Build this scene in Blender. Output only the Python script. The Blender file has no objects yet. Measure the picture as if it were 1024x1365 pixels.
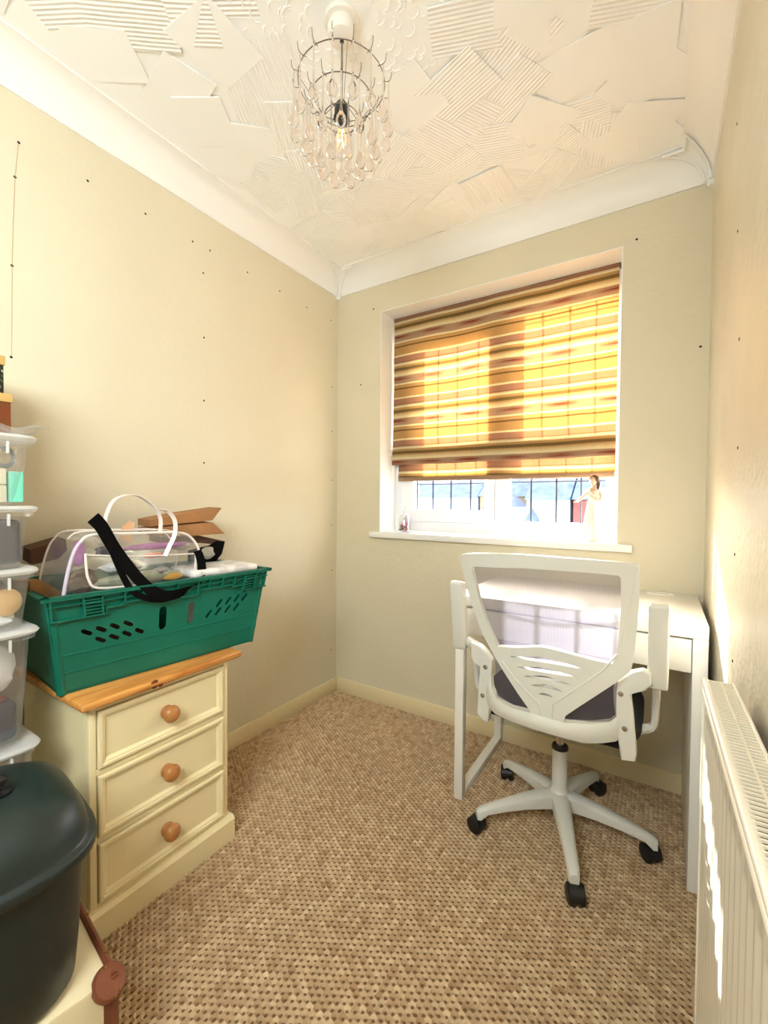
import bpy, bmesh, math, random
from mathutils import Vector, Matrix
from mathutils.geometry import tessellate_polygon
random.seed(7)
PI = math.pi
sc = bpy.context.scene
COL = sc.collection

# ------------------------------------------------------------------ camera
CF, YAW, PITCH, ROLL = 583.72, -0.568, -0.0243, 0.0077
CAM = Vector((1.595, 0.0, 1.1))
FW = Vector((math.sin(YAW)*math.cos(PITCH), math.cos(YAW)*math.cos(PITCH), math.sin(PITCH)))
R0 = Vector((math.cos(YAW), -math.sin(YAW), 0.0)); U0 = R0.cross(FW)
RT = R0*math.cos(ROLL) + U0*math.sin(ROLL); UP = -R0*math.sin(ROLL) + U0*math.cos(ROLL)
cd = bpy.data.cameras.new('camera'); cam = bpy.data.objects.new('camera', cd); COL.objects.link(cam)
cd.sensor_fit = 'HORIZONTAL'; cd.sensor_width = 36.0; cd.lens = 36.0*CF/1024.0
cd.clip_start = 0.02; cd.clip_end = 300
cam.matrix_world = Matrix.Translation(CAM) @ Matrix((RT, UP, -FW)).transposed().to_4x4()
sc.camera = cam

# ------------------------------------------------------------------ world, sun, lights, exposure
SUN_DIR = Vector((0.82, -1.0, -0.44)).normalized()
w = bpy.data.worlds.new('world'); sc.world = w; w.use_nodes = True
wn = w.node_tree; bg = wn.nodes['Background']
sky = wn.nodes.new('ShaderNodeTexSky'); sky.sky_type = 'NISHITA'; sky.sun_disc = False
sky.sun_elevation = math.radians(30); sky.sun_rotation = math.radians(-39)
sky.dust_density = 3.0; sky.air_density = 1.0; sky.ozone_density = 1.0
hs = wn.nodes.new('ShaderNodeHueSaturation'); hs.inputs['Saturation'].default_value = 0.9
wn.links.new(sky.outputs[0], hs.inputs['Color']); wn.links.new(hs.outputs[0], bg.inputs['Color'])
bg.inputs['Strength'].default_value = 1.35
sl = bpy.data.lights.new('sun', 'SUN'); sun = bpy.data.objects.new('sun', sl); COL.objects.link(sun)
sl.energy = 22.0; sl.angle = math.radians(0.6); sl.color = (0.94, 1.0, 1.0)
sun.rotation_euler = SUN_DIR.to_track_quat('-Z', 'Y').to_euler()
# unseen area lamp added behind the camera as fill
al = bpy.data.lights.new('fill_light', 'AREA'); fill = bpy.data.objects.new('fill_light', al); COL.objects.link(fill)
al.shape = 'RECTANGLE'; al.size = 0.8; al.size_y = 0.5; al.energy = 15.0; al.color = (0.88, 0.97, 1.0)
fill.location = (1.25, -0.60, 1.75)
fill.rotation_euler = Vector((-0.9, 0.75, -0.55)).to_track_quat('-Z', 'Y').to_euler()
sc.view_settings.view_transform = 'Standard'; sc.view_settings.look = 'None'
sc.view_settings.gamma = 1.0; sc.view_settings.use_curve_mapping = False
sc.view_settings.exposure = 1.3

def bp(px, py, ax, v):
    "point of the room plane (axis ax = v) seen at a place of the photograph"
    d = RT*((px-512)/CF) - UP*((py-682.5)/CF) + FW
    return CAM + d*((v-CAM[ax])/d[ax])

# ------------------------------------------------------------------ materials
def srgb(r, g, b):
    f = lambda c: (c/12.92 if c <= .04045 else ((c+.055)/1.055)**2.4)
    return (f(r/255), f(g/255), f(b/255), 1.0)
def mat(name, col, rough=0.5, metal=0.0, bump=None, var=None, spec=0.5, coat=0.0):
    m = bpy.data.materials.new(name); m.use_nodes = True
    nt = m.node_tree; p = nt.nodes['Principled BSDF']
    p.inputs['Base Color'].default_value = col; p.inputs['Roughness'].default_value = rough
    p.inputs['Metallic'].default_value = metal; p.inputs['Specular IOR Level'].default_value = spec
    p.inputs['Coat Weight'].default_value = coat
    tc = nt.nodes.new('ShaderNodeTexCoord')
    if var:                                   # (scale, other colour, contrast)
        n = nt.nodes.new('ShaderNodeTexNoise'); n.inputs['Scale'].default_value = var[0]; n.inputs['Detail'].default_value = 4
        nt.links.new(tc.outputs['Object'], n.inputs['Vector'])
        r = nt.nodes.new('ShaderNodeValToRGB'); r.color_ramp.elements[0].position = .5-var[2]; r.color_ramp.elements[1].position = .5+var[2]
        r.color_ramp.elements[0].color = col; r.color_ramp.elements[1].color = var[1]
        nt.links.new(n.outputs[0], r.inputs[0]); nt.links.new(r.outputs[0], p.inputs['Base Color'])
    if bump:                                  # (scale, strength, distance)
        n = nt.nodes.new('ShaderNodeTexNoise'); n.inputs['Scale'].default_value = bump[0]; n.inputs['Detail'].default_value = 5
        nt.links.new(tc.outputs['Object'], n.inputs['Vector'])
        b = nt.nodes.new('ShaderNodeBump'); b.inputs['Strength'].default_value = bump[1]; b.inputs['Distance'].default_value = bump[2]
        nt.links.new(n.outputs[0], b.inputs['Height']); nt.links.new(b.outputs[0], p.inputs['Normal'])
    return m
def thin_clear(name, col, transp, diff=0.0, rough=0.06):
    "clear or frosted film: straight-through light, a sheen and some milky scatter"
    m = bpy.data.materials.new(name); m.use_nodes = True; nt = m.node_tree; nt.nodes.clear()
    o = nt.nodes.new('ShaderNodeOutputMaterial'); t = nt.nodes.new('ShaderNodeBsdfTransparent')
    g = nt.nodes.new('ShaderNodeBsdfGlossy'); g.inputs['Roughness'].default_value = rough
    d = nt.nodes.new('ShaderNodeBsdfTranslucent'); d2 = nt.nodes.new('ShaderNodeBsdfDiffuse')
    for x in (d, d2): x.inputs['Color'].default_value = col
    dm = nt.nodes.new('ShaderNodeMixShader'); nt.links.new(d.outputs[0], dm.inputs[1]); nt.links.new(d2.outputs[0], dm.inputs[2])
    m1 = nt.nodes.new('ShaderNodeMixShader'); m1.inputs[0].default_value = diff
    nt.links.new(g.outputs[0], m1.inputs[1]); nt.links.new(dm.outputs[0], m1.inputs[2])
    m2 = nt.nodes.new('ShaderNodeMixShader'); m2.inputs[0].default_value = transp
    nt.links.new(m1.outputs[0], m2.inputs[1]); nt.links.new(t.outputs[0], m2.inputs[2]); nt.links.new(m2.outputs[0], o.inputs[0])
    return m

M = {}
M['wall'] = mat('wall_paint', srgb(227, 217, 190), .6, bump=(42, .4, .004), var=(2.2, srgb(221, 210, 181), .25))
M['wall_r'] = mat('wall_paint_sheen', srgb(226, 217, 194), .38, bump=(46, .75, .006), var=(3.0, srgb(213, 204, 180), .2))
M['ceil'] = mat('ceiling_plaster', srgb(253, 252, 248), .7, bump=(30, .1, .002))
M['cove'] = mat('cove_paint', srgb(248, 245, 238), .5)
M['skirt'] = mat('skirting_gloss', srgb(240, 222, 178), .3)
M['white'] = mat('white_satin', srgb(245, 243, 236), .35)
M['frame'] = mat('window_frame_plastic', srgb(246, 247, 248), .3)
M['sill'] = mat('sill_gloss', srgb(248, 246, 240), .25)
M['lead'] = mat('lead_strip', srgb(70, 72, 80), .5, metal=.4)
M['glass'] = thin_clear('window_glass', (1, 1, 1, 1), .94, 0.0, .02)
M['desk'] = mat('desk_white_foil', srgb(247, 244, 236), .35)
M['desk_metal'] = mat('desk_white_metal', srgb(244, 240, 230), .35)
M['dark'] = mat('dark_gap', srgb(40, 34, 28), .8)
M['chair'] = mat('chair_white_plastic', srgb(216, 213, 202), .32)
M['chrome'] = mat('chrome', srgb(200, 200, 200), .18, metal=1)
M['black'] = mat('black_plastic', srgb(22, 21, 22), .4)
M['seatfab'] = mat('black_seat_fabric', srgb(26, 25, 27), .9, bump=(400, .3, .002))
M['radiator'] = mat('radiator_enamel', srgb(238, 230, 212), .22)
M['radgrille'] = mat('radiator_grille_enamel', srgb(226, 214, 190), .35)
M['cream'] = mat('cream_chalk_paint', srgb(243, 226, 178), .42, bump=(60, .06, .002))
M['knob'] = mat('waxed_beech', srgb(170, 108, 54), .32, var=(14, srgb(192, 132, 74), .25))
M['green'] = mat('green_crate_plastic', srgb(4, 112, 88), .42, bump=(90, .08, .001), var=(5, srgb(3, 100, 78), .2))
M['paper'] = mat('brown_kraft_paper', srgb(172, 122, 74), .8, bump=(25, .4, .006), var=(6, srgb(146, 100, 60), .2))
M['darkpaper'] = mat('dark_brown_card', srgb(90, 58, 36), .8, bump=(25, .3, .004))
M['strap'] = mat('black_webbing', srgb(12, 10, 9), .95, spec=.08, bump=(300, .4, .002))
M['clear'] = thin_clear('clear_vinyl', (.86, .84, .88, 1), .76, .30, .10)
M['pipe'] = mat('milky_piping', srgb(238, 226, 216), .3)
M['lilac'] = mat('lilac_piping', srgb(206, 190, 206), .3)
M['purple'] = mat('purple_fabric', srgb(170, 92, 168), .5)
M['packet'] = mat('white_packet', srgb(236, 230, 222), .4, bump=(30, .3, .004), var=(22, srgb(205, 200, 196), .06))
M['silver'] = mat('silver_grey_foil', srgb(176, 172, 166), .3, metal=.5, bump=(40, .5, .006))
M['box'] = thin_clear('frosted_box_plastic', (.86, .87, .87, 1), .72, .50, .15)
M['lid'] = thin_clear('frosted_lid_plastic', (.97, .96, .93, 1), .18, .86, .25)
M['mint'] = mat('mint_card', srgb(120, 214, 186), .5)
M['grey'] = mat('charcoal_cloth', srgb(86, 82, 84), .9, bump=(20, .4, .01))
M['creamcard'] = mat('cream_card', srgb(238, 226, 196), .6)
M['tan'] = mat('turned_pine', srgb(226, 186, 124), .5)
M['whitebag'] = mat('white_carrier_plastic', srgb(238, 236, 232), .35, bump=(12, .6, .02))
M['darkred'] = mat('dark_red_cloth', srgb(110, 44, 38), .7)
M['navy'] = mat('navy_cloth', srgb(40, 42, 58), .8)
M['bin'] = mat('dark_green_bin_plastic', srgb(24, 34, 32), .42, bump=(220, .08, .001), var=(9, srgb(34, 46, 42), .25))
M['trunk'] = mat('cream_trunk_cloth', srgb(238, 222, 180), .6, bump=(180, .1, .001))
M['leather'] = mat('brown_leather', srgb(112, 58, 36), .35, bump=(60, .15, .002), var=(14, srgb(134, 76, 48), .2))
M['brass'] = mat('aged_brass', srgb(150, 110, 60), .35, metal=.9)
M['goldcard'] = mat('gold_glitter_card', srgb(206, 168, 100), .45, bump=(300, .4, .002))
M['redcard'] = mat('dark_red_patterned_card', srgb(140, 34, 22), .4, var=(22, srgb(110, 60, 22), .12))
M['ceramic'] = mat('cream_glazed_porcelain', srgb(240, 236, 216), .2)
M['skin'] = mat('porcelain_skin', srgb(226, 190, 160), .3)
M['hair'] = mat('porcelain_brown_hair', srgb(96, 66, 38), .4)
M['pinkstone'] = mat('pink_petals', srgb(230, 110, 150), .6)
M['darkstone'] = mat('dark_petals', srgb(90, 60, 66), .6)
M['hole'] = mat('plug_hole', srgb(52, 34, 24), .9)
M['rosewood'] = mat('fitting_white', srgb(240, 232, 220), .45)
M['wire'] = mat('chandelier_wire', srgb(160, 150, 146), .25, metal=.9)
M['yellow'] = mat('yellow_tag', srgb(226, 170, 60), .5)
M['orange'] = mat('orange_cloth', srgb(214, 120, 76), .6)
M['brownrib'] = mat('tan_ribbon', srgb(150, 98, 58), .5)

# pine board with long grain and knots
def pine():
    m = bpy.data.materials.new('varnished_pine'); m.use_nodes = True; nt = m.node_tree; p = nt.nodes['Principled BSDF']
    p.inputs['Roughness'].default_value = .3
    tc = nt.nodes.new('ShaderNodeTexCoord'); mp = nt.nodes.new('ShaderNodeMapping'); mp.inputs['Scale'].default_value = (30, 3, 30)
    n = nt.nodes.new('ShaderNodeTexNoise'); n.inputs['Scale'].default_value = 2; n.inputs['Detail'].default_value = 6; n.inputs['Distortion'].default_value = .6
    r = nt.nodes.new('ShaderNodeValToRGB'); e = r.color_ramp.elements
    e[0].position = .3; e[0].color = srgb(190, 116, 50); e[1].position = .65; e[1].color = srgb(228, 164, 86)
    nt.links.new(tc.outputs['Object'], mp.inputs[0]); nt.links.new(mp.outputs[0], n.inputs['Vector'])
    nt.links.new(n.outputs[0], r.inputs[0]); nt.links.new(r.outputs[0], p.inputs['Base Color'])
    return m
M['pine'] = pine()
M['knot'] = mat('pine_knot', srgb(110, 52, 20), .4)

# real glass for the drops
def glassmat():
    m = bpy.data.materials.new('drop_glass'); m.use_nodes = True; p = m.node_tree.nodes['Principled BSDF']
    p.inputs['Base Color'].default_value = (.95, .90, .87, 1); p.inputs['Roughness'].default_value = .04
    p.inputs['Transmission Weight'].default_value = 1; p.inputs['IOR'].default_value = 1.22
    return m
M['dropglass'] = glassmat()
M['bulb'] = thin_clear('bulb_glass', (1, 1, 1, 1), .85, 0, .02)
def emit(name, col, s):
    m = bpy.data.materials.new(name); m.use_nodes = True; p = m.node_tree.nodes['Principled BSDF']
    p.inputs['Emission Color'].default_value = col; p.inputs['Emission Strength'].default_value = s
    p.inputs['Base Color'].default_value = col
    return m
M['filament'] = emit('filament', srgb(255, 190, 110), .9)

# white desk-chair mesh: fine woven net, partly see-through
def netmat():
    m = bpy.data.materials.new('chair_mesh_net'); m.use_nodes = True; nt = m.node_tree; nt.nodes.clear()
    o = nt.nodes.new('ShaderNodeOutputMaterial'); t = nt.nodes.new('ShaderNodeBsdfTransparent')
    d = nt.nodes.new('ShaderNodeBsdfDiffuse'); tr = nt.nodes.new('ShaderNodeBsdfTranslucent')
    c = srgb(108, 102, 112); d.inputs[0].default_value = c; tr.inputs[0].default_value = c
    a = nt.nodes.new('ShaderNodeMixShader'); a.inputs[0].default_value = .5
    nt.links.new(d.outputs[0], a.inputs[1]); nt.links.new(tr.outputs[0], a.inputs[2])
    tc = nt.nodes.new('ShaderNodeTexCoord'); wv = nt.nodes.new('ShaderNodeTexWave'); wv.bands_direction = 'X'; wv.inputs['Scale'].default_value = 130; wv.inputs['Distortion'].default_value = .6
    nt.links.new(tc.outputs['Object'], wv.inputs['Vector'])
    mr = nt.nodes.new('ShaderNodeMapRange'); mr.inputs['To Min'].default_value = .34; mr.inputs['To Max'].default_value = .5
    nt.links.new(wv.outputs[1], mr.inputs[0])
    b = nt.nodes.new('ShaderNodeMixShader'); nt.links.new(mr.outputs[0], b.inputs[0])
    nt.links.new(a.outputs[0], b.inputs[1]); nt.links.new(t.outputs[0], b.inputs[2]); nt.links.new(b.outputs[0], o.inputs[0])
    return m
M['net'] = netmat()

# striped ikat blind cloth: colour bands follow the height, blotches vary across
def blindmat():
    m = bpy.data.materials.new('striped_blind_cloth'); m.use_nodes = True; nt = m.node_tree; nt.nodes.clear()
    L = nt.links.new; N = nt.nodes.new
    o = N('ShaderNodeOutputMaterial'); uv = N('ShaderNodeUVMap'); uv.uv_map = 'UVMap'
    sp = N('ShaderNodeSeparateXYZ'); L(uv.outputs[0], sp.inputs[0])
    # v is metres down the cloth; small wobble of the stripes
    nz = N('ShaderNodeTexNoise'); nz.inputs['Scale'].default_value = 3.5; L(uv.outputs[0], nz.inputs['Vector'])
    wob = N('ShaderNodeMath'); wob.operation = 'MULTIPLY_ADD'; wob.inputs[1].default_value = .012
    L(nz.outputs[0], wob.inputs[0]); L(sp.outputs[1], wob.inputs[2])
    md = N('ShaderNodeMath'); md.operation = 'DIVIDE'; md.inputs[1].default_value = .2310; L(wob.outputs[0], md.inputs[0])
    fr = N('ShaderNodeMath'); fr.operation = 'FRACT'; L(md.outputs[0], fr.inputs[0])
    r = N('ShaderNodeValToRGB'); cr = r.color_ramp; cr.interpolation = 'LINEAR'
    tan = srgb(184, 144, 92); cream = srgb(228, 214, 168); taupe = srgb(172, 140, 112); olive = srgb(120, 98, 60); line = srgb(112, 84, 50); mauve = srgb(164, 120, 96)
    st = [(0, taupe), (.05, taupe), (.10, taupe), (.116, cream), (.138, cream), (.152, tan), (.215, tan), (.225, line), (.245, line), (.26, tan), (.43, tan),
          (.447, cream), (.470, cream), (.485, mauve), (.60, mauve), (.61, line), (.62, mauve), (.658, cream), (.682, cream), (.695, tan), (.735, tan), (.75, olive), (.80, olive), (.815, tan), (.905, cream), (.930, cream), (.945, taupe), (1, taupe)]
    while len(cr.elements) > 1: cr.elements.remove(cr.elements[-1])
    cr.elements[0].position = 0; cr.elements[0].color = st[0][1]
    for p_, c_ in st[1:]:
        e = cr.elements.new(p_); e.color = c_
    L(fr.outputs[0], r.inputs[0])
    # red blotches: long lozenges in the band around phase 0
    su = N('ShaderNodeMath'); su.operation = 'MULTIPLY'; su.inputs[1].default_value = 2*PI/.215; L(sp.outputs[0], su.inputs[0])
    s1 = N('ShaderNodeMath'); s1.operation = 'SINE'; L(su.outputs[0], s1.inputs[0])
    ph = N('ShaderNodeMath'); ph.operation = 'PINGPONG'; ph.inputs[1].default_value = .5; L(fr.outputs[0], ph.inputs[0])  # distance from phase 0
    sc1 = N('ShaderNodeMath'); sc1.operation = 'MULTIPLY_ADD'; sc1.inputs[1].default_value = -17; sc1.inputs[2].default_value = 1.0; sc1.use_clamp = True; L(ph.outputs[0], sc1.inputs[0])
    sn = N('ShaderNodeTexNoise'); sn.inputs['Scale'].default_value = 1; sn.inputs['Detail'].default_value = 2
    smp = N('ShaderNodeMapping'); smp.inputs['Scale'].default_value = (5, 170, 1); L(uv.outputs[0], smp.inputs[0]); L(smp.outputs[0], sn.inputs['Vector'])
    ad = N('ShaderNodeMath'); ad.operation = 'MULTIPLY_ADD'; ad.inputs[1].default_value = .42; ad.inputs[2].default_value = -.28; L(s1.outputs[0], ad.inputs[0])
    ad2 = N('ShaderNodeMath'); ad2.operation = 'MULTIPLY_ADD'; ad2.inputs[1].default_value = 1.5; L(sn.outputs[0], ad2.inputs[0]); L(ad.outputs[0], ad2.inputs[2])
    mul = N('ShaderNodeMath'); mul.operation = 'MULTIPLY'; mul.use_clamp = True; L(ad2.outputs[0], mul.inputs[0]); L(sc1.outputs[0], mul.inputs[1])
    mx = N('ShaderNodeMix'); mx.data_type = 'RGBA'; L(mul.outputs[0], mx.inputs[0]); L(r.outputs[0], mx.inputs[6]); mx.inputs[7].default_value = srgb(126, 42, 24)
    # weave grain
    g = N('ShaderNodeTexNoise'); g.inputs['Scale'].default_value = 1; g.inputs['Detail'].default_value = 3
    mp = N('ShaderNodeMapping'); mp.inputs['Scale'].default_value = (260, 30, 1); L(uv.outputs[0], mp.inputs[0]); L(mp.outputs[0], g.inputs['Vector'])
    hv = N('ShaderNodeHueSaturation'); L(mx.outputs[2], hv.inputs['Color'])
    mr = N('ShaderNodeMapRange'); mr.inputs['To Min'].default_value = .82; mr.inputs['To Max'].default_value = 1.18; L(g.outputs[0], mr.inputs[0]); L(mr.outputs[0], hv.inputs['Value'])
    d = N('ShaderNodeBsdfDiffuse'); t = N('ShaderNodeBsdfTranslucent'); L(hv.outputs[0], d.inputs[0])
    tint = N('ShaderNodeMix'); tint.data_type = 'RGBA'; tint.blend_type = 'MULTIPLY'; tint.inputs[0].default_value = 1
    L(hv.outputs[0], tint.inputs[6]); tint.inputs[7].default_value = (.66, .50, .29, 1); L(tint.outputs[2], t.inputs[0])
    ms = N('ShaderNodeMixShader'); ms.inputs[0].default_value = .27; L(d.outputs[0], ms.inputs[1]); L(t.outputs[0], ms.inputs[2]); L(ms.outputs[0], o.inputs[0])
    return m
M['blind'] = blindmat()

# black flowered card
def floral():
    m = mat('black_floral_card', srgb(30, 24, 22), .4); nt = m.node_tree; p = nt.nodes['Principled BSDF']
    tc = nt.nodes.new('ShaderNodeTexCoord'); v = nt.nodes.new('ShaderNodeTexNoise'); v.inputs['Scale'].default_value = 45; v.inputs['Distortion'].default_value = 2
    nt.links.new(tc.outputs['Object'], v.inputs['Vector'])
    r = nt.nodes.new('ShaderNodeValToRGB'); e = r.color_ramp.elements; e[0].position = .5; e[0].color = srgb(30, 22, 22); e[1].position = .6; e[1].color = srgb(96, 124, 60)
    x = r.color_ramp.elements.new(.7); x.color = srgb(214, 208, 190)
    nt.links.new(v.outputs[0], r.inputs[0]); nt.links.new(r.outputs[0], p.inputs['Base Color']); return m
M['floral'] = floral()

# carpet loops: every loop takes its own tone from a face attribute
def carpetmat():
    m = mat('carpet_loop_wool', srgb(170, 135, 95), .95); nt = m.node_tree; p = nt.nodes['Principled BSDF']
    a = nt.nodes.new('ShaderNodeAttribute'); a.attribute_name = 'tone'
    r = nt.nodes.new('ShaderNodeValToRGB'); e = r.color_ramp.elements
    e[0].position = 0; e[0].color = srgb(172, 138, 102); e[1].position = 1; e[1].color = srgb(216, 190, 152)
    tc = nt.nodes.new('ShaderNodeTexCoord'); n = nt.nodes.new('ShaderNodeTexNoise'); n.inputs['Scale'].default_value = 350
    nt.links.new(tc.outputs['Object'], n.inputs['Vector'])
    b = nt.nodes.new('ShaderNodeBump'); b.inputs['Strength'].default_value = .5; b.inputs['Distance'].default_value = .002
    nt.links.new(n.outputs[0], b.inputs['Height']); nt.links.new(b.outputs[0], p.inputs['Normal'])
    nt.links.new(a.outputs['Fac'], r.inputs[0]); nt.links.new(r.outputs[0], p.inputs['Base Color'])
    p.inputs['Specular IOR Level'].default_value = .1
    return m
M['loops'] = carpetmat()
M['backing'] = mat('carpet_backing', srgb(126, 94, 62), .95)
# combed plaster: parallel grooves along the patch's own y
def combed():
    m = mat('combed_plaster', srgb(253, 252, 248), .7); nt = m.node_tree; p = nt.nodes['Principled BSDF']
    tc = nt.nodes.new('ShaderNodeTexCoord'); wv = nt.nodes.new('ShaderNodeTexWave'); wv.bands_direction = 'X'
    wv.inputs['Scale'].default_value = 27; wv.inputs['Distortion'].default_value = .8; wv.inputs['Detail'].default_value = 1; wv.inputs['Detail Scale'].default_value = .3
    nt.links.new(tc.outputs['Object'], wv.inputs['Vector'])
    b = nt.nodes.new('ShaderNodeBump'); b.inputs['Strength'].default_value = .55; b.inputs['Distance'].default_value = .004
    nt.links.new(wv.outputs[1], b.inputs['Height']); nt.links.new(b.outputs[0], p.inputs['Normal']); return m
M['combed'] = combed()

# ------------------------------------------------------------------ mesh helpers
def new(): return bmesh.new()
def box(bm, x0, x1, y0, y1, z0, z1, bev=0.0, mtx=None, seg=2):
    vs = [bm.verts.new(v) for v in ((x0,y0,z0),(x1,y0,z0),(x1,y1,z0),(x0,y1,z0),(x0,y0,z1),(x1,y0,z1),(x1,y1,z1),(x0,y1,z1))]
    fs = [bm.faces.new([vs[i] for i in f]) for f in ((0,3,2,1),(4,5,6,7),(0,1,5,4),(1,2,6,5),(2,3,7,6),(3,0,4,7))]
    out = vs
    if bev > 0:
        es = list({e for f in fs for e in f.edges})
        r = bmesh.ops.bevel(bm, geom=es, offset=bev, segments=seg, affect='EDGES', profile=.5)
        out = list({v for f in r['faces'] for v in f.verts} | {v for v in vs if v.is_valid})
    if mtx is not None: bmesh.ops.transform(bm, matrix=mtx, verts=out)
    return out
def prism(bm, pts, d):
    "closed polygon of 3-D points pushed along vector d"
    d = Vector(d); a = [bm.verts.new(p) for p in pts]; b = [bm.verts.new(Vector(p)+d) for p in pts]
    n = len(pts); bm.faces.new(a); bm.faces.new(b[::-1])
    for i in range(n): bm.faces.new([a[i], b[i], b[(i+1) % n], a[(i+1) % n]])
def holed(bm, outer, holes, d, fn=None):
    "planar polygon with holes (2-D lists), mapped by fn to 3-D, thickness vector d(point)"
    loops = [[Vector((p[0], p[1], 0)) for p in l] for l in [outer]+holes]
    flat = [p for l in loops for p in l]; tris = tessellate_polygon(loops)
    P3 = [Vector(fn(p.x, p.y)) for p in flat]
    a = [bm.verts.new(p) for p in P3]; b = [bm.verts.new(p+Vector(d)) for p in P3]
    for t in tris:
        try: bm.faces.new([a[i] for i in t]); bm.faces.new([b[i] for i in reversed(t)])
        except ValueError: pass
    k = 0
    for l in loops:
        n = len(l)
        for i in range(n): bm.faces.new([a[k+i], a[k+(i+1) % n], b[k+(i+1) % n], b[k+i]])
        k += n
def tube(bm, pts, r, seg=8, closed=False, caps=True, flat=None):
    "round tube along points; r a number or list; flat = (scale, axis vector) squashes the section"
    P = [Vector(p) for p in pts]; n = len(P); R = r if isinstance(r, (list, tuple)) else [r]*n
    T = []
    for i in range(n):
        a = P[i-1] if (i > 0 or closed) else P[i]; b = P[(i+1) % n] if (i < n-1 or closed) else P[i]
        T.append((b-a).normalized())
    up = Vector((0, 0, 1)) if abs(T[0].z) < .9 else Vector((1, 0, 0))
    N = (up - T[0]*up.dot(T[0])).normalized(); rings = []
    for i in range(n):
        N = (N - T[i]*N.dot(T[i])); N = N.normalized() if N.length > 1e-6 else T[i].orthogonal().normalized()
        B = T[i].cross(N); ring = []
        for k in range(seg):
            a = 2*PI*k/seg; o = (N*math.cos(a)+B*math.sin(a))*R[i]
            if flat: o = o - flat[1]*(o.dot(flat[1])*(1-flat[0]))
            ring.append(bm.verts.new(P[i]+o))
        rings.append(ring)
    m = n if closed else n-1
    for i in range(m):
        A, B2 = rings[i], rings[(i+1) % n]
        for k in range(seg): bm.faces.new([A[k], A[(k+1) % seg], B2[(k+1) % seg], B2[k]])
    if caps and not closed:
        bm.faces.new(rings[0][::-1]); bm.faces.new(rings[-1])
def ribbon(bm, pts, side, w, th):
    "flat strap: rectangular section, width w along the side vectors"
    P = [Vector(p) for p in pts]; n = len(P); S = side if isinstance(side, list) else [side]*n; rings = []
    for i in range(n):
        t = (P[min(i+1, n-1)]-P[max(i-1, 0)]).normalized(); s = Vector(S[i]); s = (s-t*s.dot(t)).normalized(); m = t.cross(s)
        wi = w[i] if isinstance(w, list) else w
        rings.append([bm.verts.new(P[i]+s*a*wi/2+m*b*th/2) for a, b in ((-1,-1),(1,-1),(1,1),(-1,1))])
    for i in range(n-1):
        for k in range(4): bm.faces.new([rings[i][k], rings[i][(k+1) % 4], rings[i+1][(k+1) % 4], rings[i+1][k]])
    bm.faces.new(rings[0][::-1]); bm.faces.new(rings[-1])
def lathe(bm, prof, c, axis=(0, 0, 1), seg=24):
    "profile of (radius, height) turned about an axis through c"
    ax = Vector(axis).normalized(); e1 = ax.orthogonal().normalized(); e2 = ax.cross(e1); c = Vector(c); rings = []
    for r, h in prof:
        if r < 1e-6: rings.append([bm.verts.new(c+ax*h)])
        else: rings.append([bm.verts.new(c+ax*h+(e1*math.cos(2*PI*k/seg)+e2*math.sin(2*PI*k/seg))*r) for k in range(seg)])
    for A, B in zip(rings, rings[1:]):
        for k in range(seg):
            k2 = (k+1) % seg
            if len(A) == 1 and len(B) == 1: continue
            if len(A) == 1: bm.faces.new([A[0], B[k2], B[k]])
            elif len(B) == 1: bm.faces.new([A[k], A[k2], B[0]])
            else: bm.faces.new([A[k], A[k2], B[k2], B[k]])
def grid(bm, nu, nv, fn, close_u=False):
    V = [[bm.verts.new(fn(i/nu, j/nv)) for j in range(nv+1)] for i in range(nu if close_u else nu+1)]
    m = len(V)
    for i in range(nu):
        for j in range(nv): bm.faces.new([V[i][j], V[(i+1) % m][j], V[(i+1) % m][j+1], V[i][j+1]])
    return V
def solid_grid(bm, nu, nv, fa, fb):
    "two sheets fa, fb joined round the rim"
    A = grid(bm, nu, nv, fa); B = grid(bm, nu, nv, fb)
    for i in range(nu):
        for j in (0, nv):
            try: bm.faces.new([A[i][j], A[i+1][j], B[i+1][j], B[i][j]])
            except ValueError: pass
    for j in range(nv):
        for i in (0, nu): bm.faces.new([A[i][j], A[i][j+1], B[i][j+1], B[i][j]])
def blob(bm, c, rx, ry, rz, seed=0, amp=.12, seg=14, mtx=None):
    "lumpy closed body"
    rnd = random.Random(seed); ph = [rnd.uniform(0, 6.28) for _ in range(6)]; c = Vector(c); rings = []
    for j in range(9):
        th = PI*j/8
        if j in (0, 8): rings.append([bm.verts.new(c+Vector((0, 0, rz*math.cos(th))))]); continue
        ring = []
        for k in range(seg):
            a = 2*PI*k/seg; f = 1+amp*(math.sin(3*a+ph[0]+2*th)+.6*math.sin(5*a+ph[1]-3*th)+.5*math.cos(4*th+ph[2]))
            ring.append(bm.verts.new(c+Vector((rx*f*math.sin(th)*math.cos(a), ry*f*math.sin(th)*math.sin(a), rz*math.cos(th)))))
        rings.append(ring)
    for A, B in zip(rings, rings[1:]):
        for k in range(seg):
            k2 = (k+1) % seg
            if len(A) == 1: bm.faces.new([A[0], B[k], B[k2]])
            elif len(B) == 1: bm.faces.new([A[k2], A[k], B[0]])
            else: bm.faces.new([A[k], B[k], B[k2], A[k2]])
def smooth_path(pts, n=6, closed=False):
    P = [Vector(p) for p in pts]; out = []; m = len(P); rng = range(m) if closed else range(m-1)
    for i in rng:
        p0 = P[(i-1) % m] if (closed or i > 0) else P[0]; p1 = P[i]; p2 = P[(i+1) % m]; p3 = P[(i+2) % m] if (closed or i+2 < m) else P[-1]
        for k in range(n):
            t = k/n
            out.append(.5*((2*p1)+(p2-p0)*t+(2*p0-5*p1+4*p2-p3)*t*t+(3*p1-p0-3*p2+p3)*t**3))
    if not closed: out.append(P[-1])
    return out
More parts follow.
